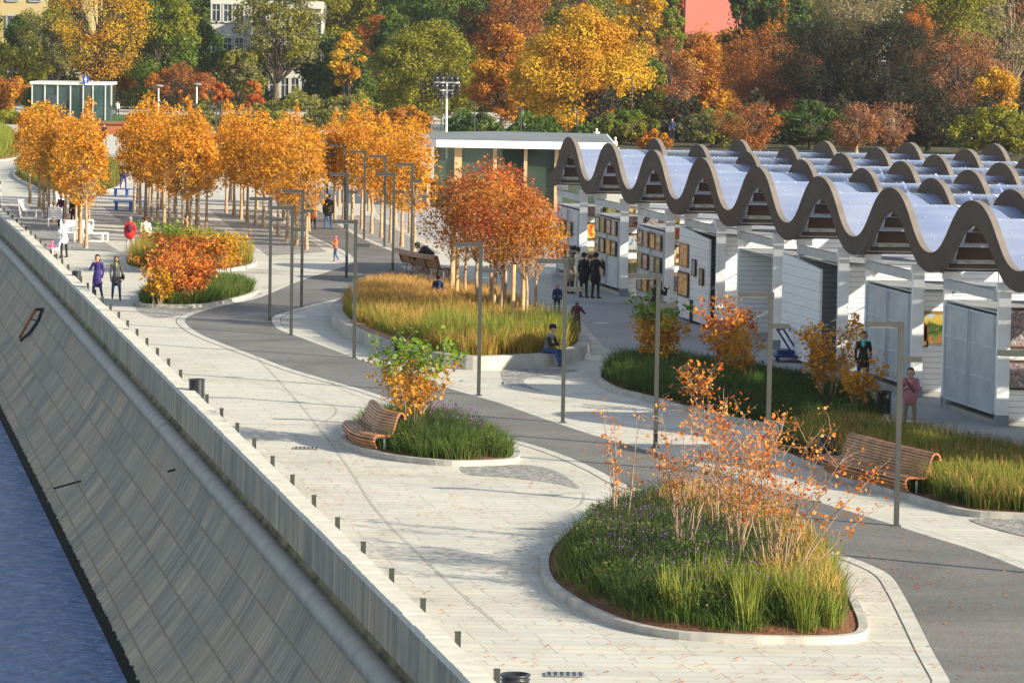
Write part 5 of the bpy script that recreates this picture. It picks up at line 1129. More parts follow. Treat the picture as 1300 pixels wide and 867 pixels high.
# -- multi-stemmed shrubs
def make_shrub(name, label, px, py, z, H, spread, nst, nleaf, lsize, lm, twig, seed, low=.35, group=None, second=None, sx=1.0, lean=(0, 0), thin=.014):
    r = np.random.default_rng(seed); root = empty(name, P(px, py, z), 0, label, 'shrub', group); cen = []
    for s in range(nst):
        a = r.uniform(0, 6.28); q = r.uniform(.25, 1)*spread; hh = H*r.uniform(.7, 1.05); tb = MB()
        b0 = Vector((math.cos(a)*.12*r.uniform(.3, 1.5), math.sin(a)*.2, 0)); tip = Vector((math.cos(a)*q*sx+lean[0], math.sin(a)*q+lean[1], hh)); pts = []
        for t in np.linspace(0, 1, 7):
            p = b0.lerp(tip, t)+Vector((r.normal(0, .035), r.normal(0, .035), 0))*H*.3*(t > 0); p -= Vector((tip.x, tip.y, 0))*.25*t*(1-t)*2; pts.append(p)
        tb.tube(pts, [thin*1.3*(1-.85*i/6) for i in range(7)], 4, caps=False)
        for k in range(13):
            t = r.uniform(low, 1); f = t*6; i = min(int(f), 5); p0 = pts[i].lerp(pts[i+1], f-i); w_ = r.normal(0, 1, 3); w_[2] = abs(w_[2])*.9; w_ /= np.linalg.norm(w_)
            L_ = spread*r.uniform(.15, .5); e = p0+Vector(w_)*L_; tb.tube([p0, p0.lerp(e, .5)+Vector(r.normal(0, .03, 3)), e], [thin*.5, thin*.35, thin*.18], 3, caps=False)
            for u in r.uniform(.15, 1.05, 5): cen.append(p0.lerp(e, u))
        tb.build('stem', twig, root)
    cen = np.array([tuple(c) for c in cen]); idx = r.integers(0, len(cen), nleaf); Cn = cen[idx]+r.normal(0, .075, (nleaf, 3)); 
    if second:
        cut = H*second[1]; hi = Cn[:, 2]+r.normal(0, .15, nleaf) > cut
        link('green_leaves', leaf_mesh('green_leaves', leaf_quads(Cn[hi], lsize*1.15, r=r)), second[0], root); Cn = Cn[~hi]
    link('leaves', leaf_mesh('leaves', leaf_quads(Cn, lsize, r=r)), lm, root); return root
sh = 'slender saplings in the foreground bed'
make_shrub('sapling', 'tall thin sparsely leaved sapling at the left end of the foreground bed', 790, 672, .3, 2.75, .55, 4, 200, .07, 'l_shrubo', 'twig', 201, .3, sh, thin=.016)
make_shrub('sapling', 'broad orange-leaved sapling standing in the left middle of the foreground bed', 866, 712, .35, 3.0, 1.3, 11, 800, .065, 'l_shrubo', 'twig', 202, .45, sh, sx=1.1)
make_shrub('sapling', 'dense orange-leaved multi-stemmed sapling in the centre of the foreground bed', 935, 722, .35, 2.9, 1.3, 14, 1350, .065, 'l_shrubo', 'twig', 203, .42, sh)
make_shrub('sapling', 'orange-leaved sapling at the right of the foreground bed with arching side branches', 985, 745, .35, 2.9, 1.4, 12, 950, .065, 'l_shrubo', 'twig', 204, .45, sh)
make_shrub('sapling', 'single tall sapling with a tuft of orange leaves rising above the others', 905, 690, .35, 3.1, .5, 3, 120, .075, 'l_shrubo', 'twig', 205, .7, sh)
make_shrub('sapling', 'thin sapling leaning right over the path with few orange leaves', 1000, 755, .35, 2.2, .5, 3, 130, .085, 'l_shrubo', 'twig', 206, .5, sh, lean=(1.5, .5))
make_shrub('shrub', 'shrub with green leafy top and orange lower leaves beside the curved bench', 522, 558, .2, 2.45, 1.4, 15, 2500, .10, 'l_shruby', 'twig', 207, .35, second=('l_shrubg', .74))
make_shrub('shrub', 'yellow-orange shrub with a green top at the left end of the bed before the stalls', 832, 470, .2, 1.9, 1.35, 14, 1900, .12, 'l_shruby', 'twig', 208, .25, second=('l_shrubg', .82))
make_shrub('shrub', 'orange shrub in the middle of the bed before the stalls', 915, 485, .2, 2.5, 1.15, 12, 1700, .105, 'l_shrubo', 'twig', 209, .35)
make_shrub('shrub', 'small orange-tipped shrub right of the middle shrub', 945, 492, .2, 1.9, 1.0, 9, 900, .105, 'l_shruby', 'twig', 210, .35)
make_shrub('shrub', 'yellow shrub in front of the woman with the turquoise scarf', 1048, 515, .2, 2.3, 1.1, 12, 1500, .105, 'l_shruby', 'twig', 211, .35)
make_shrub('shrub', 'low yellow shrub at the right end of the bed, left of the litter bin', 1088, 524, .2, 1.35, .85, 8, 700, .11, 'l_shruby', 'twig', 212, .4)
make_shrub('shrub', 'single orange-leaved stem leaning out of the bed edge before the stalls', 893, 520, .1, 1.15, 1.0, 6, 260, .10, 'l_shrubo', 'twig', 213, .4)
make_shrub('shrub', 'dense orange shrub in the bed at the left bend of the path', 235, 383, .15, 1.75, 1.65, 26, 6500, .10, 'l_shrubo', 'twig', 214, .25, sx=1.2)
make_shrub('shrub', 'small orange shrub at the left end of the bed at the bend', 200, 386, .15, 1.15, .8, 9, 900, .12, 'l_amber', 'twig', 215, .3)
make_shrub('shrub', 'orange shrub with green tips in the rear left bed', 225, 343, .15, 1.6, 1.9, 22, 5000, .11, 'l_shrubo', 'twig', 216, .2, second=('l_shrubg', .93), sx=1.2)
make_shrub('shrub', 'golden shrub at the right end of the rear left bed', 283, 343, .15, 1.4, 1.3, 16, 2600, .13, 'l_amber', 'twig', 217, .2)
# fallen leaves ---------------------------------------------------------
r = np.random.default_rng(55); n = 4200
px = r.uniform(330, 1300, n); py = 430+(867-430)*r.uniform(0, 1, n)**.8; Cn = []
hot = [(520, 620, 120, 40), (760, 690, 90, 40), (1100, 730, 70, 30), (450, 590, 90, 40)]
for i in range(n):
    if i % 3 == 0: h = hot[i % 4]; px[i] = r.normal(h[0], h[2]); py[i] = abs(r.normal(h[1], h[3]))
    p = P(px[i], max(py[i], 420)); 
    if p.x > edge_x(p.y)+.8: Cn.append((p.x, p.y, .022))
Q = leaf_quads(np.array(Cn), .06, up=6, r=r); Q[:, :, 2] = Q[:, :, 2].clip(.019, .05)
tag(link('fallen_leaves', leaf_mesh('fallen_leaves', Q), 'l_shrubo'), 'small fallen orange leaves scattered over the pale paving', 'fallen leaves', kind='stuff')
# ------------------------------------------------------------------ people
def flat(name, c, rough=.8, var=.12, scale=9): M[name] = simple(name, c, rough, var=var, scale=scale)
for nm, c in (('skin', (.52, .30, .20)), ('hair_dark', (.018, .012, .010)), ('hair_brown', (.07, .03, .015)), ('hair_red', (.28, .06, .02)), ('hair_grey', (.22, .22, .22)), ('navy_coat', (.035, .02, .13)), ('grey_coat', (.07, .07, .075)), ('red_jacket', (.50, .02, .02)), ('cream_cloth', (.62, .55, .40)),
              ('jeans', (.03, .07, .17)), ('grey_pants', (.32, .33, .35)), ('black_cloth', (.012, .012, .016)), ('brown_jacket', (.035, .028, .02)), ('mustard_coat', (.32, .20, .07)), ('white_coat', (.70, .70, .74)), ('pink_cloth', (.70, .10, .22)), ('orange_cloth', (.75, .14, .05)),
              ('burgundy', (.10, .012, .04)), ('tan_coat', (.24, .20, .14)), ('pink_quilt', (.36, .14, .16)), ('khaki', (.20, .16, .09)), ('teal', (.10, .62, .62)), ('olive_scarf', (.22, .28, .06)), ('shoe', (.02, .018, .018)), ('navy_kid', (.02, .035, .10)), ('lime', (.35, .75, .08)), ('grey_kid', (.16, .17, .19)), ('dark_olive', (.022, .026, .018)), ('white_hat', (.65, .62, .55)), ('pram', (.45, .46, .5)), ('stone', (.62, .58, .50))):
    flat(nm, c)
def V3(*a): return Vector(a)
def person(label, loc, face, h=1.7, pose='stand', top='navy_coat', legs='jeans', hair='hair_dark', coat=0.0, coatmat=None, hat=None, hairlen=.0, shoes='shoe', bulk=1.0, arms=None, lean=0.0, step=0.0, group=None, stance=.10, name='person', skin='skin', sleeves=None, turn=0.0):
    "one continuous body grown from tapered limbs, then split by cloth; local +Y is where the person faces"
    s = h/1.75; root = empty(name, loc, face, label, 'person', group)
    E = []   # (mat index, p0, r0, p1, r1, squash of depth)
    # joint heights
    hip = .92*s; sh = 1.44*s; head = 1.62*s; by = 0
    if pose == 'sit': hip = .47*s; sh = hip+.50*s; head = hip+.70*s
    if pose == 'crouch': hip = .50*s; sh = hip+.36*s; head = hip+.50*s
    L = Vector((0, math.sin(lean), math.cos(lean)))
    H0 = V3(0, 0, hip); SH = H0+L*(sh-hip); HD = H0+L*(head-hip)+V3(0, .02*s, 0)
    if pose == 'crouch': HD = SH+V3(0, .22, .12)*s
    NK = SH+(HD-SH)*.45
    sw = .17*s*bulk**.5; hw = .095*s
    # trunk
    E.append((1, H0+V3(0, 0, -.02*s), .135*s*bulk, H0.lerp(SH, .45), .125*s*bulk, .78)); E.append((1, H0.lerp(SH, .45), .128*s*bulk, SH-L*.09*s, .150*s*bulk, .74))
    for q in (-1, 1): E.append((1, SH-L*.09*s, .12*s*bulk, SH+V3(q*sw, 0, -.05*s), .066*s*bulk, 1))
    E.append((0, SH-L*.02*s, .055*s, NK+(HD-NK)*.6, .052*s, 1)); E.append((0, HD+V3(0, .0, -.02*s), .083*s, HD+V3(0, -.005*s, .055*s), .088*s, 1)); E.append((0, HD+V3(0, .025*s, -.045*s), .055*s, HD+V3(0, .03*s, -.075*s), .035*s, 1))
    E.append((0, HD+V3(0, .09*s, .01*s), .010*s, HD+V3(0, .105*s, -.02*s), .014*s, 1))
    for q in (-1, 1): E.append((0, HD+V3(q*.086*s, -.005*s, .015*s), .016*s, HD+V3(q*.086*s, -.01*s, -.02*s), .012*s, 1))
    # legs
    for q in (-1, 1):
        hj = H0+V3(q*hw, 0, -.02*s)
        if pose == 'sit': kn = hj+V3(q*.03, .42, .0)*s; an = kn+V3(0, .10+step*q, -.40)*s
        elif pose == 'crouch': kn = hj+V3(q*.08, .30, -.02)*s; an = kn+V3(0, -.12, -.40)*s
        else:
            st_ = step*q; kn = hj+V3(q*stance*.35, st_*.5+.02, -.42)*s; an = V3(q*(hw+stance*.6*s), (st_-.06*(abs(st_) > .1))*s, .08*s)
            if st_ < -.1: kn = kn+V3(0, .06*s, 0); an = an+V3(0, 0, .05*s)
        an.z = max(an.z, .075*s) if pose != 'sit' or True else an.z
        E.append((2, hj, .092*s*bulk**.5, kn, .060*s, 1)); E.append((2, kn, .062*s, an, .045*s, 1)); E.append((3, an+V3(0, -.03*s, -.035*s), .040*s, an+V3(0, .15*s, -.045*s), .030*s, .8))
    # arms: arms = ((elbow, hand) left, right) offsets from the shoulder, in units of the body
    arms = arms or (((-.06, -.02, -.28), (-.05, .05, -.52)), ((.06, -.02, -.28), (.05, .05, -.52)))
    for q, (el, hd) in zip((-1, 1), arms):
        sj = SH+V3(q*sw, 0, -.05*s); e = sj+V3(*el)*s; w_ = sj+V3(*hd)*s; e0 = e
        E.append((4, sj, .062*s*bulk, e, .048*s*bulk, 1)); E.append((4, e, .048*s*bulk, w_, .036*s*bulk, 1))
        dr = (w_-e).normalized(); side = dr.cross(V3(0, 1, 0) if abs(dr.y) < .8 else V3(0, 0, 1)).normalized(); pal = w_+dr*.045*s
        E.append((0, w_, .026*s, pal+dr*.02*s, .032*s, 1)); bend = side.cross(dr).normalized()
        for k, fl in enumerate((.066, .078, .072, .056)):
            b0 = pal+dr*.03*s+bend*((k-1.5)*.019*s); E.append((0, b0, .0105*s, b0+dr*fl*.6*s, .010*s, 1)); E.append((0, b0+dr*fl*.6*s, .010*s, b0+dr*fl*s+side*(-q)*.02*s, .0088*s, 1))
        E.append((0, w_+dr*.02*s, .012*s, w_+dr*.06*s-bend*.045*s, .010*s, 1))
    if coat:
        zt = hip+.12*s; zb = hip-coat*s; E.append((5, V3(0, 0, zt), .15*s*bulk, V3(0, 0, hip-.05*s), .175*s*bulk, .80)); n_ = 4
        for i in range(n_):
            a = i/n_; c = (i+1)/n_; E.append((5, V3(0, 0, hip-.05*s-(hip-.05*s-zb-.05)*a), (.178+.03*a)*s*bulk, V3(0, 0, hip-.05*s-(hip-.05*s-zb-.05)*c), (.178+.03*c)*s*bulk, .78))
    # mesh of all limbs, then one skin over them
    mb = MB()
    for m_, p0, r0, p1, r1, sq in E:
        d = p1-p0; Ld = d.length
        if Ld < 1e-4: d = V3(0, 0, 1); Ld = 1e-4
        z = d.normalized(); x = z.cross(V3(0, 1, 0) if abs(z.y) < .9 else V3(1, 0, 0)).normalized(); y = z.cross(x).normalized(); n = 12; rings = []
        for a in (-80, -45, -15): rings.append((r0*math.cos(R(a)), r0*math.sin(R(a))))
        for a in (15, 45, 80): rings.append((r1*math.cos(R(a)), Ld+r1*math.sin(R(a))))
        vs = [p0+(x*math.cos(2*math.pi*j/n)+y*math.sin(2*math.pi*j/n)*(sq if abs(z.z) > .6 else 1))*rr_+z*t for rr_, t in rings for j in range(n)]
        fs = [(i*n+j, i*n+(j+1) % n, (i+1)*n+(j+1) % n, (i+1)*n+j) for i in range(5) for j in range(n)]+[tuple(range(n-1, -1, -1)), tuple(range(5*n, 6*n))]
        mb.add(vs, fs)
    me = bpy.data.meshes.new('tmp'); me.from_pydata(mb.v, [], mb.f); me.update(); tmp = bpy.data.objects.new('tmp', me); COL.objects.link(tmp)
    md = tmp.modifiers.new('r', 'REMESH'); md.mode = 'VOXEL'; md.voxel_size = .0125*s; sm = tmp.modifiers.new('s', 'SMOOTH'); sm.iterations = 2; sm.factor = .5
    dg = bpy.context.evaluated_depsgraph_get(); dg.update(); me2 = bpy.data.meshes.new_from_object(tmp.evaluated_get(dg)); bpy.data.objects.remove(tmp)
    # assign cloth by nearest limb
    nf = len(me2.polygons); c = np.zeros(nf*3); me2.polygons.foreach_get('center', c); c = c.reshape(-1, 3); best = np.full(nf, 1e9); mi = np.zeros(nf, np.int32)
    for m_, p0, r0, p1, r1, sq in E:
        a = np.array(p0); d = np.array(p1)-a; t = np.clip(((c-a)@d)/(d@d+1e-9), 0, 1); q = c-a-t[:, None]*d
        if sq != 1: q[:, 1] /= sq
        dist = np.linalg.norm(q, axis=1)-(r0+(r1-r0)*t); k = dist < best; best[k] = dist[k]; mi[k] = m_
    me2.name = 'body'; link('body', me2, [skin, top, legs, shoes, sleeves or top, coatmat or top], root); me2.polygons.foreach_set('material_index', mi); me2.polygons.foreach_set('use_smooth', [True]*nf)
    # hair, hat, face
    b = MB(); r_ = .098*s
    if hair:
        b.ball(HD+V3(0, -.012*s, .042*s), (r_*1.08, r_*1.12, r_*1.08), 16); b.v = [(x, y-max(0, (y-HD.y-.0*s))*.75*(z < HD.z+.05*s), z) for x, y, z in b.v]
        if hairlen: b.ball(HD+V3(0, -.045*s, -hairlen*.5*s), (r_*1.18, r_*.72, r_*.75+hairlen*.55*s), 12)
        b.build('hair', hair, root)
    if hat:
        b = MB(); b.lathe([(.112*s, .03*s), (.116*s, .06*s), (.108*s, .10*s), (.08*s, .135*s), (.03*s, .152*s), (0, .154*s)], tuple(HD+V3(0, -.008*s, 0)), 14)
        if hat in ('black_cloth', 'dark_olive') and pose != 'crouch': b.box(tuple(HD+V3(0, .11*s, .045*s)), (.13*s, .10*s, .014*s))
        b.build('hat', hat, root)
    b = MB()
    for q in (-1, 1): b.ball(HD+V3(q*.032*s, .083*s, .018*s), .011*s, 6)
    b.box(tuple(HD+V3(0, .082*s, -.055*s)), (.045*s, .012*s, .008*s)); b.build('face', 'hair_dark' if True else skin, root)
    root['_'] = 0; del root['_']
    return root, SH, HD, H0, s
def bag(root, c, d, mat, nm='bag', strap=None):
    b = MB(); b.ball(c, (d[0]/2, d[1]/2, d[2]/2), 10); b.build(nm, mat, root)
    if strap: b = MB(); b.tube(strap, .012, 5); b.build('strap', mat, root)
def scarf(root, SH, s, mat):
    b = MB(); b.lathe([(.055*s, .0), (.085*s, .005*s), (.092*s, .035*s), (.075*s, .07*s), (.055*s, .075*s)], tuple(SH+V3(0, .005, -.01)), 12); b.ball(SH+V3(0, .10*s, -.05*s), (.05*s, .025*s, .09*s), 8); b.build('scarf', mat, root)
PI = math.pi
UP = ((-.10, .10, -.24), (.10, .22, .02)); HAND_FACE_R = (((-.06, .0, -.28), (-.03, .06, -.52)), ((.10, .10, -.22), (-.10, .20, .06)))
BACK = 0.0; TO = PI   # BACK = walking away from the viewer, TO = facing the viewer
r_, S_, H_D, H0_, s_ = person('woman walking towards the viewer in a long violet-navy coat, hand raised to her face', P(123.5, 381), TO-.1, 1.70, top='navy_coat', coat=.28, hair='hair_dark', hairlen=.10, step=.12, arms=HAND_FACE_R)
r_, S_, H_D, H0_, s_ = person('woman walking in a dark grey coat with a green scarf and shoulder bag', P(147.5, 381.5), TO+.1, 1.66, top='grey_coat', coat=.20, hair='hair_brown', hairlen=.10, step=-.12)
scarf(r_, S_, s_, 'olive_scarf'); bag(r_, V3(-.26, .02, .88), (.12, .26, .24), 'black_cloth', 'bag', [V3(-.24, .02, 1.0), V3(-.1, .02, 1.44), V3(0, 0, 1.46)])
r_, S_, H_D, H0_, s_ = person('elderly walker seen from behind in a bright red jacket and pale grey trousers', P(165, 321), BACK, 1.62, top='red_jacket', legs='grey_pants', hair='hair_grey', bulk=1.25, step=.12, coat=.05, shoes='grey_pants')
bag(r_, V3(0, -.20, 1.12), (.30, .20, .38), 'burgundy', 'backpack')
person('walker seen from behind in a cream jacket and dark trousers', P(184.5, 321), BACK, 1.62, top='cream_cloth', legs='black_cloth', hair='hair_brown', bulk=1.2, step=-.12, coat=.08)
person('woman in a mustard coat standing behind the orange shrub by the blue bench', P(236, 317), BACK-1.2, 1.6, top='mustard_coat', coat=.2, hair='hair_brown', bulk=1.1)
mx_ = max(-20.7, edge_x(166)+1.25)
person('person in a white coat and grey cap pushing a pushchair beside the parapet', V3(mx_, 166, 0), TO-2.4, 1.68, top='white_coat', legs='black_cloth', hair='hair_grey', hat='grey_kid', coat=.15, arms=(((-.05, .18, -.2), (.0, .36, -.3)), ((.05, .18, -.2), (0, .36, -.3))))
PC = V3(mx_-.42, 165.1, 0)
root = empty('pushchair', PC, 2.4, 'light pushchair carrying a small child in pink beside the parapet', 'pushchair')
b = MB(); b.box((0, 0, .42), (.42, .55, .12)); b.box((0, -.28, .65), (.42, .08, .45), rx=.35); b.build('seat', 'pram', root)
b = MB()
for q in (-.2, .2): b.bar((q, -.45, 1.0), (q, .25, .15), .03); b.bar((q, -.35, .15), (q, .2, .55), .03)
b.bar((-.2, -.45, 1.0), (.2, -.45, 1.0), .035); b.build('frame', 'steel', root)
for q in (-.24, .24):
    for y in (-.33, .30): b = MB(); b.tube([(q-.02, y, .1), (q+.02, y, .1)], .10, 12); b.build('wheel', 'black', root)
person('small child in pink sitting in the pushchair', PC+V3(0, 0, .12), TO, .88, pose='sit', top='pink_cloth', legs='cream_cloth', hat='pink_cloth', bulk=1.3)
person('person in a white coat and blue trousers cut by the left edge of the picture', P(-1, 270), TO-1.4, 1.7, top='white_coat', legs='jeans', hair='hair_brown', coat=.12)
person('distant walker in dark trousers under the second orange clump', P(156.5, 240.5), BACK, 1.75, top='dark_olive', legs='navy_coat', hair='hair_dark', step=.12)
person('person in dark and maroon clothes standing between the tree trunks by the white chairs', P(77, 287), BACK-.6, 1.6, top='burgundy', legs='black_cloth', hair='hair_brown', hat='white_hat')
person('person in black standing behind the white chair among the trunks', P(93, 291), BACK+.8, 1.65, top='black_cloth', legs='black_cloth', hair='hair_dark')
person('man seen from behind walking away in a dark brown jacket and jeans', P(416.5, 292), BACK, 1.82, top='brown_jacket', legs='jeans', hair='hair_dark', bulk=1.2, step=.12, coat=.02)
person('girl in a coral skirt, white top and black boots walking away with the man', P(397, 292.5), BACK, 1.42, top='white_coat', legs='black_cloth', hair='hair_brown', coat=.10, coatmat='orange_cloth', step=-.1)
person('small child walking in a coral jacket, pink hat and navy trousers', P(426, 332), PI/2+.2, 1.12, top='orange_cloth', legs='jeans', hat='pink_cloth', bulk=1.35, shoes='pink_cloth', step=.12, arms=(((-.1, .08, -.2), (-.06, .22, -.12)), ((.1, .0, -.2), (.08, .1, -.36))))
person('man in dark olive clothes crouched forward on the bench beyond the golden grass', P(546, 351)+V3(0, 0, .42), PI/2+.1, 1.85, pose='crouch', top='dark_olive', legs='black_cloth', hair='hair_dark', hat='dark_olive', lean=1.05, bulk=1.25, arms=(((-.05, .2, -.2), (.0, .34, -.36)), ((.05, .2, -.2), (0, .34, -.36))))
r_, S_, H_D, H0_, s_ = person('small child in a navy camouflage jacket with a lime collar standing in the tall grass', P(555.5, 394, CZ), BACK+.2, 1.22, top='navy_kid', legs='navy_kid', hat='navy_kid', bulk=1.3)
scarf(r_, S_, s_*.9, 'lime')
r_, S_, H_D, H0_, s_ = person('young man in a grey jacket sitting on the planter wall, looking at his phone', P(693, 466.5)+V3(0, .32, .04), -PI/2-.55, 1.76, pose='sit', top='grey_kid', legs='jeans', hat='black_cloth', lean=.32, step=.06, sleeves='black_cloth', arms=(((-.02, .12, -.25), (.08, .34, -.20)), ((.02, .12, -.25), (-.08, .34, -.20))))
b = MB(); b.box((0, .44*s_, H0_.z+.22*s_), (.075, .012, .14), rx=-.6); o = b.build('phone', 'black', r_)
o.parent = None; o.location = r_.location; o.rotation_euler = r_.rotation_euler; tag(o, 'dark phone in the hands of the young man sitting on the planter wall', 'phone')
person('red-haired child in a dark coat behind the raised planter', P(707, 398), TO, 1.05, top='navy_kid', legs='black_cloth', hair='hair_red', hairlen=.08, bulk=1.3)
person('small child in a burgundy snowsuit with a grey hat walking on the shaded slabs', P(732, 424), BACK-.5, 1.12, top='burgundy', legs='burgundy', hat='hair_grey', bulk=1.45, step=.1, arms=(((-.1, .0, -.2), (-.12, .06, -.36)), ((.12, .06, -.18), (.22, .12, -.28))))
person('old man in a tan raincoat, leftmost of the group looking at pictures', P(723.5, 373), BACK-.9, 1.72, top='tan_coat', coat=.30, legs='black_cloth', hair='hair_grey', bulk=1.1)
person('man in a dark cap behind the old man in the tan raincoat', P(728, 366), BACK-.9, 1.7, top='black_cloth', legs='black_cloth', hat='navy_kid')
person('person in a cream coat behind the men in black coats', P(733, 368), BACK-1.0, 1.7, top='cream_cloth', coat=.25, legs='cream_cloth', hair='hair_brown')
person('man in a long black coat and flat cap, left one of the black-coated pair', P(740.5, 378), BACK-.7, 1.74, top='black_cloth', coat=.18, legs='black_cloth', hat='black_cloth', bulk=1.15)
person('man in a long black coat raising a hand to his cap, right of the pair', P(755.5, 379), BACK-.7, 1.76, top='black_cloth', coat=.20, legs='black_cloth', hat='black_cloth', bulk=1.15, arms=(((-.06, -.02, -.28), (-.05, .05, -.52)), ((.1, .12, -.2), (.0, .2, .06))))
r_, S_, H_D, H0_, s_ = person('man in dark clothes leaning towards the stall while taking a picture', P(831, 420), BACK-.9, 1.76, top='dark_olive', legs='dark_olive', hat='black_cloth', bulk=1.25, lean=.12, coat=.04, arms=(((-.08, .16, -.12), (.02, .30, .06)), ((.08, .16, -.12), (-.02, .30, .06))))
b = MB(); b.box((0, .36*s_+.12, S_.z+.02), (.13, .08, .09)); b.tube([(0, .42*s_+.1, S_.z+.02), (0, .52*s_+.1, S_.z+.02)], .035, 8); o = b.build('camera', 'black'); o.location = r_.location; o.rotation_euler = r_.rotation_euler; tag(o, 'black camera held up by the man leaning towards the stall', 'camera')
r_, S_, H_D, H0_, s_ = person('woman in a dark coat and jeans with a bright turquoise scarf', P(1095, 494), TO-.15, 1.70, top='brown_jacket', legs='jeans', hair='hair_dark', hairlen=.03, coat=.12, step=.1, sleeves='black_cloth')
scarf(r_, S_, s_*1.15, 'teal')
r_, S_, H_D, H0_, s_ = person('woman in a pink quilted jacket and khaki trousers', P(1154.5, 544.5), TO-.25, 1.62, top='pink_quilt', legs='khaki', hair='hair_brown', hairlen=.05, bulk=1.12, coat=.02, arms=(((-.08, .12, -.24), (.10, .22, -.06)), ((.10, .08, -.26), (-.06, .24, -.20))))
b = MB(); b.tube([S_+V3(.12, .06, 0), S_+V3(0, .15, -.2), S_+V3(-.14, .14, -.36)], .014, 6); b.build('strap', 'black_cloth', r_)
person('distant walker in navy with a red scarf beyond the wavy roof', D(848.5, 190, 330)*1+V3(0, 0, 0) if False else V3((848.5-650)/F*318, 318, 1.35), TO, 1.75, top='navy_kid', legs='black_cloth', hair='hair_dark')
person('distant person in dark clothes by the glass kiosk, left of two', P(140.5, 149), TO, 1.75, top='black_cloth', legs='black_cloth')
person('distant person in a white top and dark trousers by the glass kiosk', P(149, 148), TO, 1.7, top='white_coat', legs='black_cloth')
person('distant person in black seated on the far steps under the orange crowns', P(132, 184), TO, 1.75, top='black_cloth', legs='jeans', hair='hair_dark', bulk=1.2)
# ------------------------------------------------------------------ far buildings and park objects
M['ochre'] = simple('ochre_render', (.42, .34, .16), .8, var=.08, scale=.15); M['greystone'] = simple('grey_stone_render', (.30, .32, .33), .8, var=.08, scale=.15); M['whitestone'] = simple('white_render', (.45, .44, .40), .8, var=.08, scale=.2); M['brick'] = simple('red_brick', (.26, .07, .05), .85, var=.15, scale=.4)
M['windowglass'] = simple('dark_window_glass', (.03, .045, .06), .15, var=.3, scale=.3, spec=.8); M['coppergreen'] = simple('green_cornice', (.20, .33, .33), .7, var=.1, scale=.3); M['pinkwall'] = simple('pink_roofing', (.52, .16, .12), .8, var=.06, scale=.1); M['corten'] = simple('rust_coloured_timber', (.28, .09, .04), .7, var=.15, scale=.5)
M['darksteel'] = simple('dark_steel', (.04, .045, .05), .5, var=.2, scale=1)
def facade(label, x0, x1, ztop, dist, cols, rows_, z0, fh, wall, trim, extra=None, ww=1.3, wh=2.2, depth=14):
    X0 = (x0-650)/F*dist; X1 = (x1-650)/F*dist; root = empty('far_building', ((X0+X1)/2, dist, 0), 0, label, 'building'); W_ = X1-X0
    b = MB(); b.box((0, depth/2, ztop/2), (W_, depth, ztop)); b.build('wall', wall, root)
    b = MB(); b.box((0, -.25, ztop-.5), (W_+.8, .6, .9)); b.build('cornice', trim, root)
    for i in range(cols):
        for j in range(rows_):
            x = -W_/2+W_*(i+.5)/cols; z = z0+fh*j+wh/2
            b = MB()
            for q in (-1, 1): b.box((x+q*(ww/2+.1), -.1, z), (.2, .3, wh+.3)); b.box((x, -.12, z+q*(wh/2+.1)), (ww, .32, .2))
            f_ = b.build('window', trim, root)
            b = MB(); b.box((x, -.04, z), (ww, .1, wh)); b.build('pane', 'windowglass', f_)
            b = MB(); b.box((x, -.11, z), (.08, .06, wh)); b.box((x, -.115, z+wh*.15), (ww, .06, .08)); b.build('glazing_bar', trim, f_)
    return root
facade('ochre classical building with grey pilasters and green cornice behind the left trees', -60, 112, 26, 560, 6, 4, 3, 5.2, 'ochre', 'greystone', ww=1.5, wh=2.9)
facade('white building with red brick strips glimpsed between trees at top left', 262, 306, 30, 500, 3, 6, 2, 4.4, 'whitestone', 'whitestone', ww=1.0, wh=2.2)
facade('white low building with tall windows glimpsed behind the grey olive tree', 338, 402, 13.5, 490, 5, 3, 1.0, 4.0, 'whitestone', 'whitestone', ww=1.3, wh=2.6)
X0 = (862-650)/F*595; X1 = (934-650)/F*595
b = MB(); b.box(((X0+X1)/2, 596, 9), (X1-X0, 6, 18)); b.box((X1-1, 592.8, 9), (3, .4, 1.2), mi=1); o = b.build('pink_building', ['pinkwall', 'white']); tag(o, 'plain pink building top showing above the rust trees', 'building')
# glass kiosk with curved corner
kd = 400; kx0 = (36-650)/F*kd; kx1 = (133-650)/F*kd
root = empty('glass_kiosk', ((kx0+kx1)/2, kd, 0), 0, 'curved teal glass kiosk with a white roof edge and a blue sign', 'kiosk'); hw_ = (kx1-kx0)/2
pts = [(-hw_, 0), (hw_-3.0, 0)]+[(hw_-3+3*math.sin(a), 3-3*math.cos(a)) for a in np.linspace(.2, PI/2, 7)]+[(hw_, 8), (-hw_, 8)]
b = MB(); b.prism(pts, .05, 3.75); b.build('glass_wall', 'tealglass', root)
b = MB(); b.prism([(x*1.03, y*1.05-.35) for x, y in pts], 3.75, 4.05); b.build('roof', 'beam', root)
for x, y in [(-hw_+.1+i*1.35, -.10) for i in range(5)]+[(hw_-1.6, .25), (hw_-.4, 1.3), (hw_+.05, 3.2)]:
    b = MB(); b.box((x, y-.05, 1.9), (.13, .13, 3.7)); b.build('post', 'beam', root)
b = MB(); b.box((-hw_+2.2, -.12, 1.3), (1.1, .1, 2.6)); b.build('door', 'windowglass', root)
b = MB(); b.box((0, 0, 0), (.62, .06, .72)); s_o = b.build('sign_board', simple('sign_blue', (.01, .06, .50), .4)); s_o.location = (hw_-2.3, -.55, 4.35); s_o.parent = root
b = MB(); b.ball((0, -.05, .22), .075, 8); b.box((0, -.05, .03), (.28, .03, .11)); b.box((0, -.05, -.13), (.13, .03, .30)); f_o = b.build('figure_symbol', 'white', s_o)
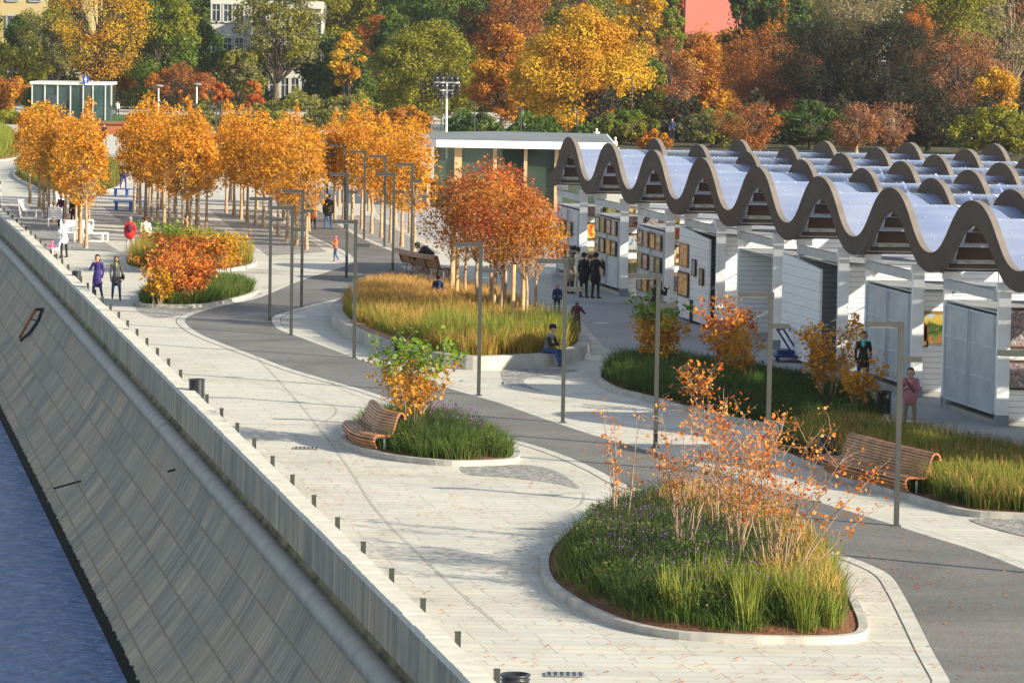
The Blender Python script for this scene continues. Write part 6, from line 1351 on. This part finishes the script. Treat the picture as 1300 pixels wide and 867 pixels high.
# rust coloured timber podium in front of it
b = MB(); b.box((0, 0, .5), (8.0, 5, 1.0), taper=.97); b.box((0, -.1, 1.03), (8.3, 5.2, .08)); o = b.build('timber_podium', 'corten', None, P(142, 170)); tag(o, 'long rust-coloured timber podium on the far lawn', 'podium')
b = MB(); b.box((0, 0, .35), (5.0, 2, .7)); b.box((0, -.1, .72), (5.2, 2.1, .06)); o = b.build('timber_podium', 'corten', None, P(610, 262)+V3(-4, 20, 0)); tag(o, 'low rust-coloured bench block beyond the right grove', 'podium')
# floodlight mast
md = 300; root = empty('floodlight_mast', ((562.5-650)/F*md, md, 0), 0, 'white floodlight mast with three rows of black lamps above the cafe roof', 'floodlight')
zt = D(562, 105, md).z
b = MB(); b.tube([(0, 0, 0), (0, 0, zt)], [.10, .07], 8); b.build('pole', 'white', root)
b = MB(); b.box((0, 0, zt), (2.0, .12, .12)); b.box((0, 0, zt-.62), (1.1, .1, .1)); b.build('crossbar', 'white', root)
for row_, (z_, xs) in enumerate(((zt+.3, (-.85, -.38, .30, .75)), (zt-.32, (-.85, -.42, .40, .88)), (zt-.9, (-.38, .34)))):
    for x_ in xs:
        b = MB(); b.ball((x_, -.15, z_), (.23, .20, .24), 10); b.lathe([(.22, 0), (.25, .05), (.0, .06)], (x_, -.15, z_-.22), 10); b.bar((x_, 0, z_-.2), (x_, 0, zt if z_ > zt-.6 else z_+.3), .05); b.build('floodlight_head', 'black', root)
# mushroom lamps
for i, (x, ty, by_) in enumerate([(197, 109, 160), (245.5, 107, 160), (424+0, 300, 300)][:2]):
    dd = 400; z = D(x, ty, dd).z; root = empty('domed_lamp', ((x-650)/F*dd, dd, 0), 0, ['domed park lamp on a pale pole above the orange trees, left of two', 'domed park lamp on a pale pole above the orange trees, right of two'][i], 'park lamp', 'domed park lamps')
    b = MB(); b.tube([(0, 0, 0), (0, 0, z-.1)], .08, 7); b.build('pole', 'white', root); b = MB(); b.lathe([(.05, -.25), (.5, -.12), (.58, -.02), (.35, .1), (0, .14)], (0, 0, z), 16); b.build('shade', 'fasciaedge', root)
for i, (x, ty) in enumerate([(556, 120), (598, 130), (657, 136), (797, 100), (728, 140)]):
    dd = 345; z = D(x, ty, dd).z; root = empty('park_lamp', ((x-650)/F*dd, dd, 0), 0, 'thin dark park lamp pole among the background trees, %s from the left' % ['first', 'second', 'third', 'fifth', 'fourth'][i], 'park lamp', 'thin park lamp poles')
    b = MB(); b.tube([(0, 0, 0), (0, 0, z)], .07, 6); b.build('pole', 'darksteel', root); b = MB(); b.box((-.3, 0, z), (.75, .25, .1)); b.build('head', 'darksteel', root)
# white statues
for i, (x, ty, by_, h, lb) in enumerate([(753, 163, 185, 1.55, 'white stone figure statue on a plinth beyond the wavy roof'), (763, 172, 186, 1.0, 'small white stone bust right of the figure statue'), (777, 174, 186, .9, 'small white stone block statue in the bushes')]):
    dd = 325; z = D(x, ty, dd).z; z0 = z-h; root = empty('statue', ((x-650)/F*dd, dd, 0), 0, lb, 'statue')
    b = MB(); b.box((0, 0, z0/2), (.55, .55, z0)); b.box((0, 0, z0-.06), (.7, .7, .12)); b.build('plinth', 'stone', root)
    b = MB()
    if h > 1.2:
        b.tube([(.12, 0, z0), (.10, 0, z0+.4), (.05, 0, z0+.8)], [.12, .13, .16], 8); b.tube([(-.12, 0, z0), (-.10, .03, z0+.4), (-.05, 0, z0+.8)], [.12, .13, .16], 8); b.tube([(0, 0, z0+.72), (0, 0, z0+1.0), (0, 0, z0+1.22), (0, 0, z0+1.3)], [.19, .16, .22, .08], 10)
        b.tube([(-.2, 0, z0+1.2), (-.3, -.05, z0+.95), (-.12, -.18, z0+.85)], [.07, .06, .05], 6); b.tube([(.2, 0, z0+1.2), (.3, 0, z0+.95), (.22, -.08, z0+.72)], [.07, .06, .05], 6); b.ball((0, 0, z0+1.42), (.11, .12, .14), 10)
    else: b.tube([(0, 0, z0), (0, 0, z0+h*.5), (0, 0, z0+h*.7)], [.16, .2, .07], 8); b.ball((0, 0, z0+h*.85), (.11, .12, .15), 10)
    b.build('figure', 'stone', root)
# ------------------------------------------------------------------ autumn haze in the air
m = bpy.data.materials.new('air'); m.use_nodes = True; nt = m.node_tree
for n_ in list(nt.nodes):
    if n_.type == 'BSDF_PRINCIPLED': nt.nodes.remove(n_)
pv = nt.nodes.new('ShaderNodeVolumePrincipled'); pv.inputs['Density'].default_value = .00007; pv.inputs['Color'].default_value = (.86, .92, 1, 1); pv.inputs['Anisotropy'].default_value = .3
out = [n_ for n_ in nt.nodes if n_.type == 'OUTPUT_MATERIAL'][0]; nt.links.new(pv.outputs[0], out.inputs['Volume'])
b = MB(); b.box((0, 850, 16.5), (1860, 1760, 45)); M['air'] = m
o = b.build('haze', 'air'); tag(o, 'thin pale autumn haze in the air over the promenade and park', 'haze', kind='stuff')
# ------------------------------------------------------------------ light and world
sd = Vector((.86, -.51, 0)).normalized(); EL = R(22)
sunv = Vector((sd.x*math.cos(EL), sd.y*math.cos(EL), math.sin(EL)))
sl = bpy.data.lights.new('sun', 'SUN'); sl.energy = 5.0; sl.angle = R(.5); sl.color = (1, .88, .70)
so = bpy.data.objects.new('sun', sl); COL.objects.link(so); so.rotation_euler = sunv.to_track_quat('Z', 'Y').to_euler(); so.location = (60, 0, 60)
wd = bpy.data.worlds.new('World'); scene.world = wd; wd.use_nodes = True; nt = wd.node_tree
sk = nt.nodes.new('ShaderNodeTexSky'); sk.sky_type = 'NISHITA'; sk.sun_disc = False; sk.sun_elevation = EL
sk.sun_rotation = math.atan2(sunv.x, sunv.y); sk.air_density = 1.0; sk.dust_density = .6; sk.ozone_density = 1.5
bg = nt.nodes['Background']; bg.inputs[1].default_value = .11; 
hz = nt.nodes.new('ShaderNodeHueSaturation'); hz.inputs['Saturation'].default_value = .62; nt.links.new(sk.outputs[0], hz.inputs['Color']); nt.links.new(hz.outputs[0], bg.inputs[0])
vs = scene.view_settings; vs.view_transform = 'Standard'; vs.look = 'None'; vs.gamma = 1; vs.exposure = 1.05; vs.use_curve_mapping = False
scene.render.engine = 'CYCLES'
scene.cycles.max_bounces = 6; scene.cycles.transparent_max_bounces = 16; scene.cycles.diffuse_bounces = 3
scene.render.resolution_x = 1024; scene.render.resolution_y = 682
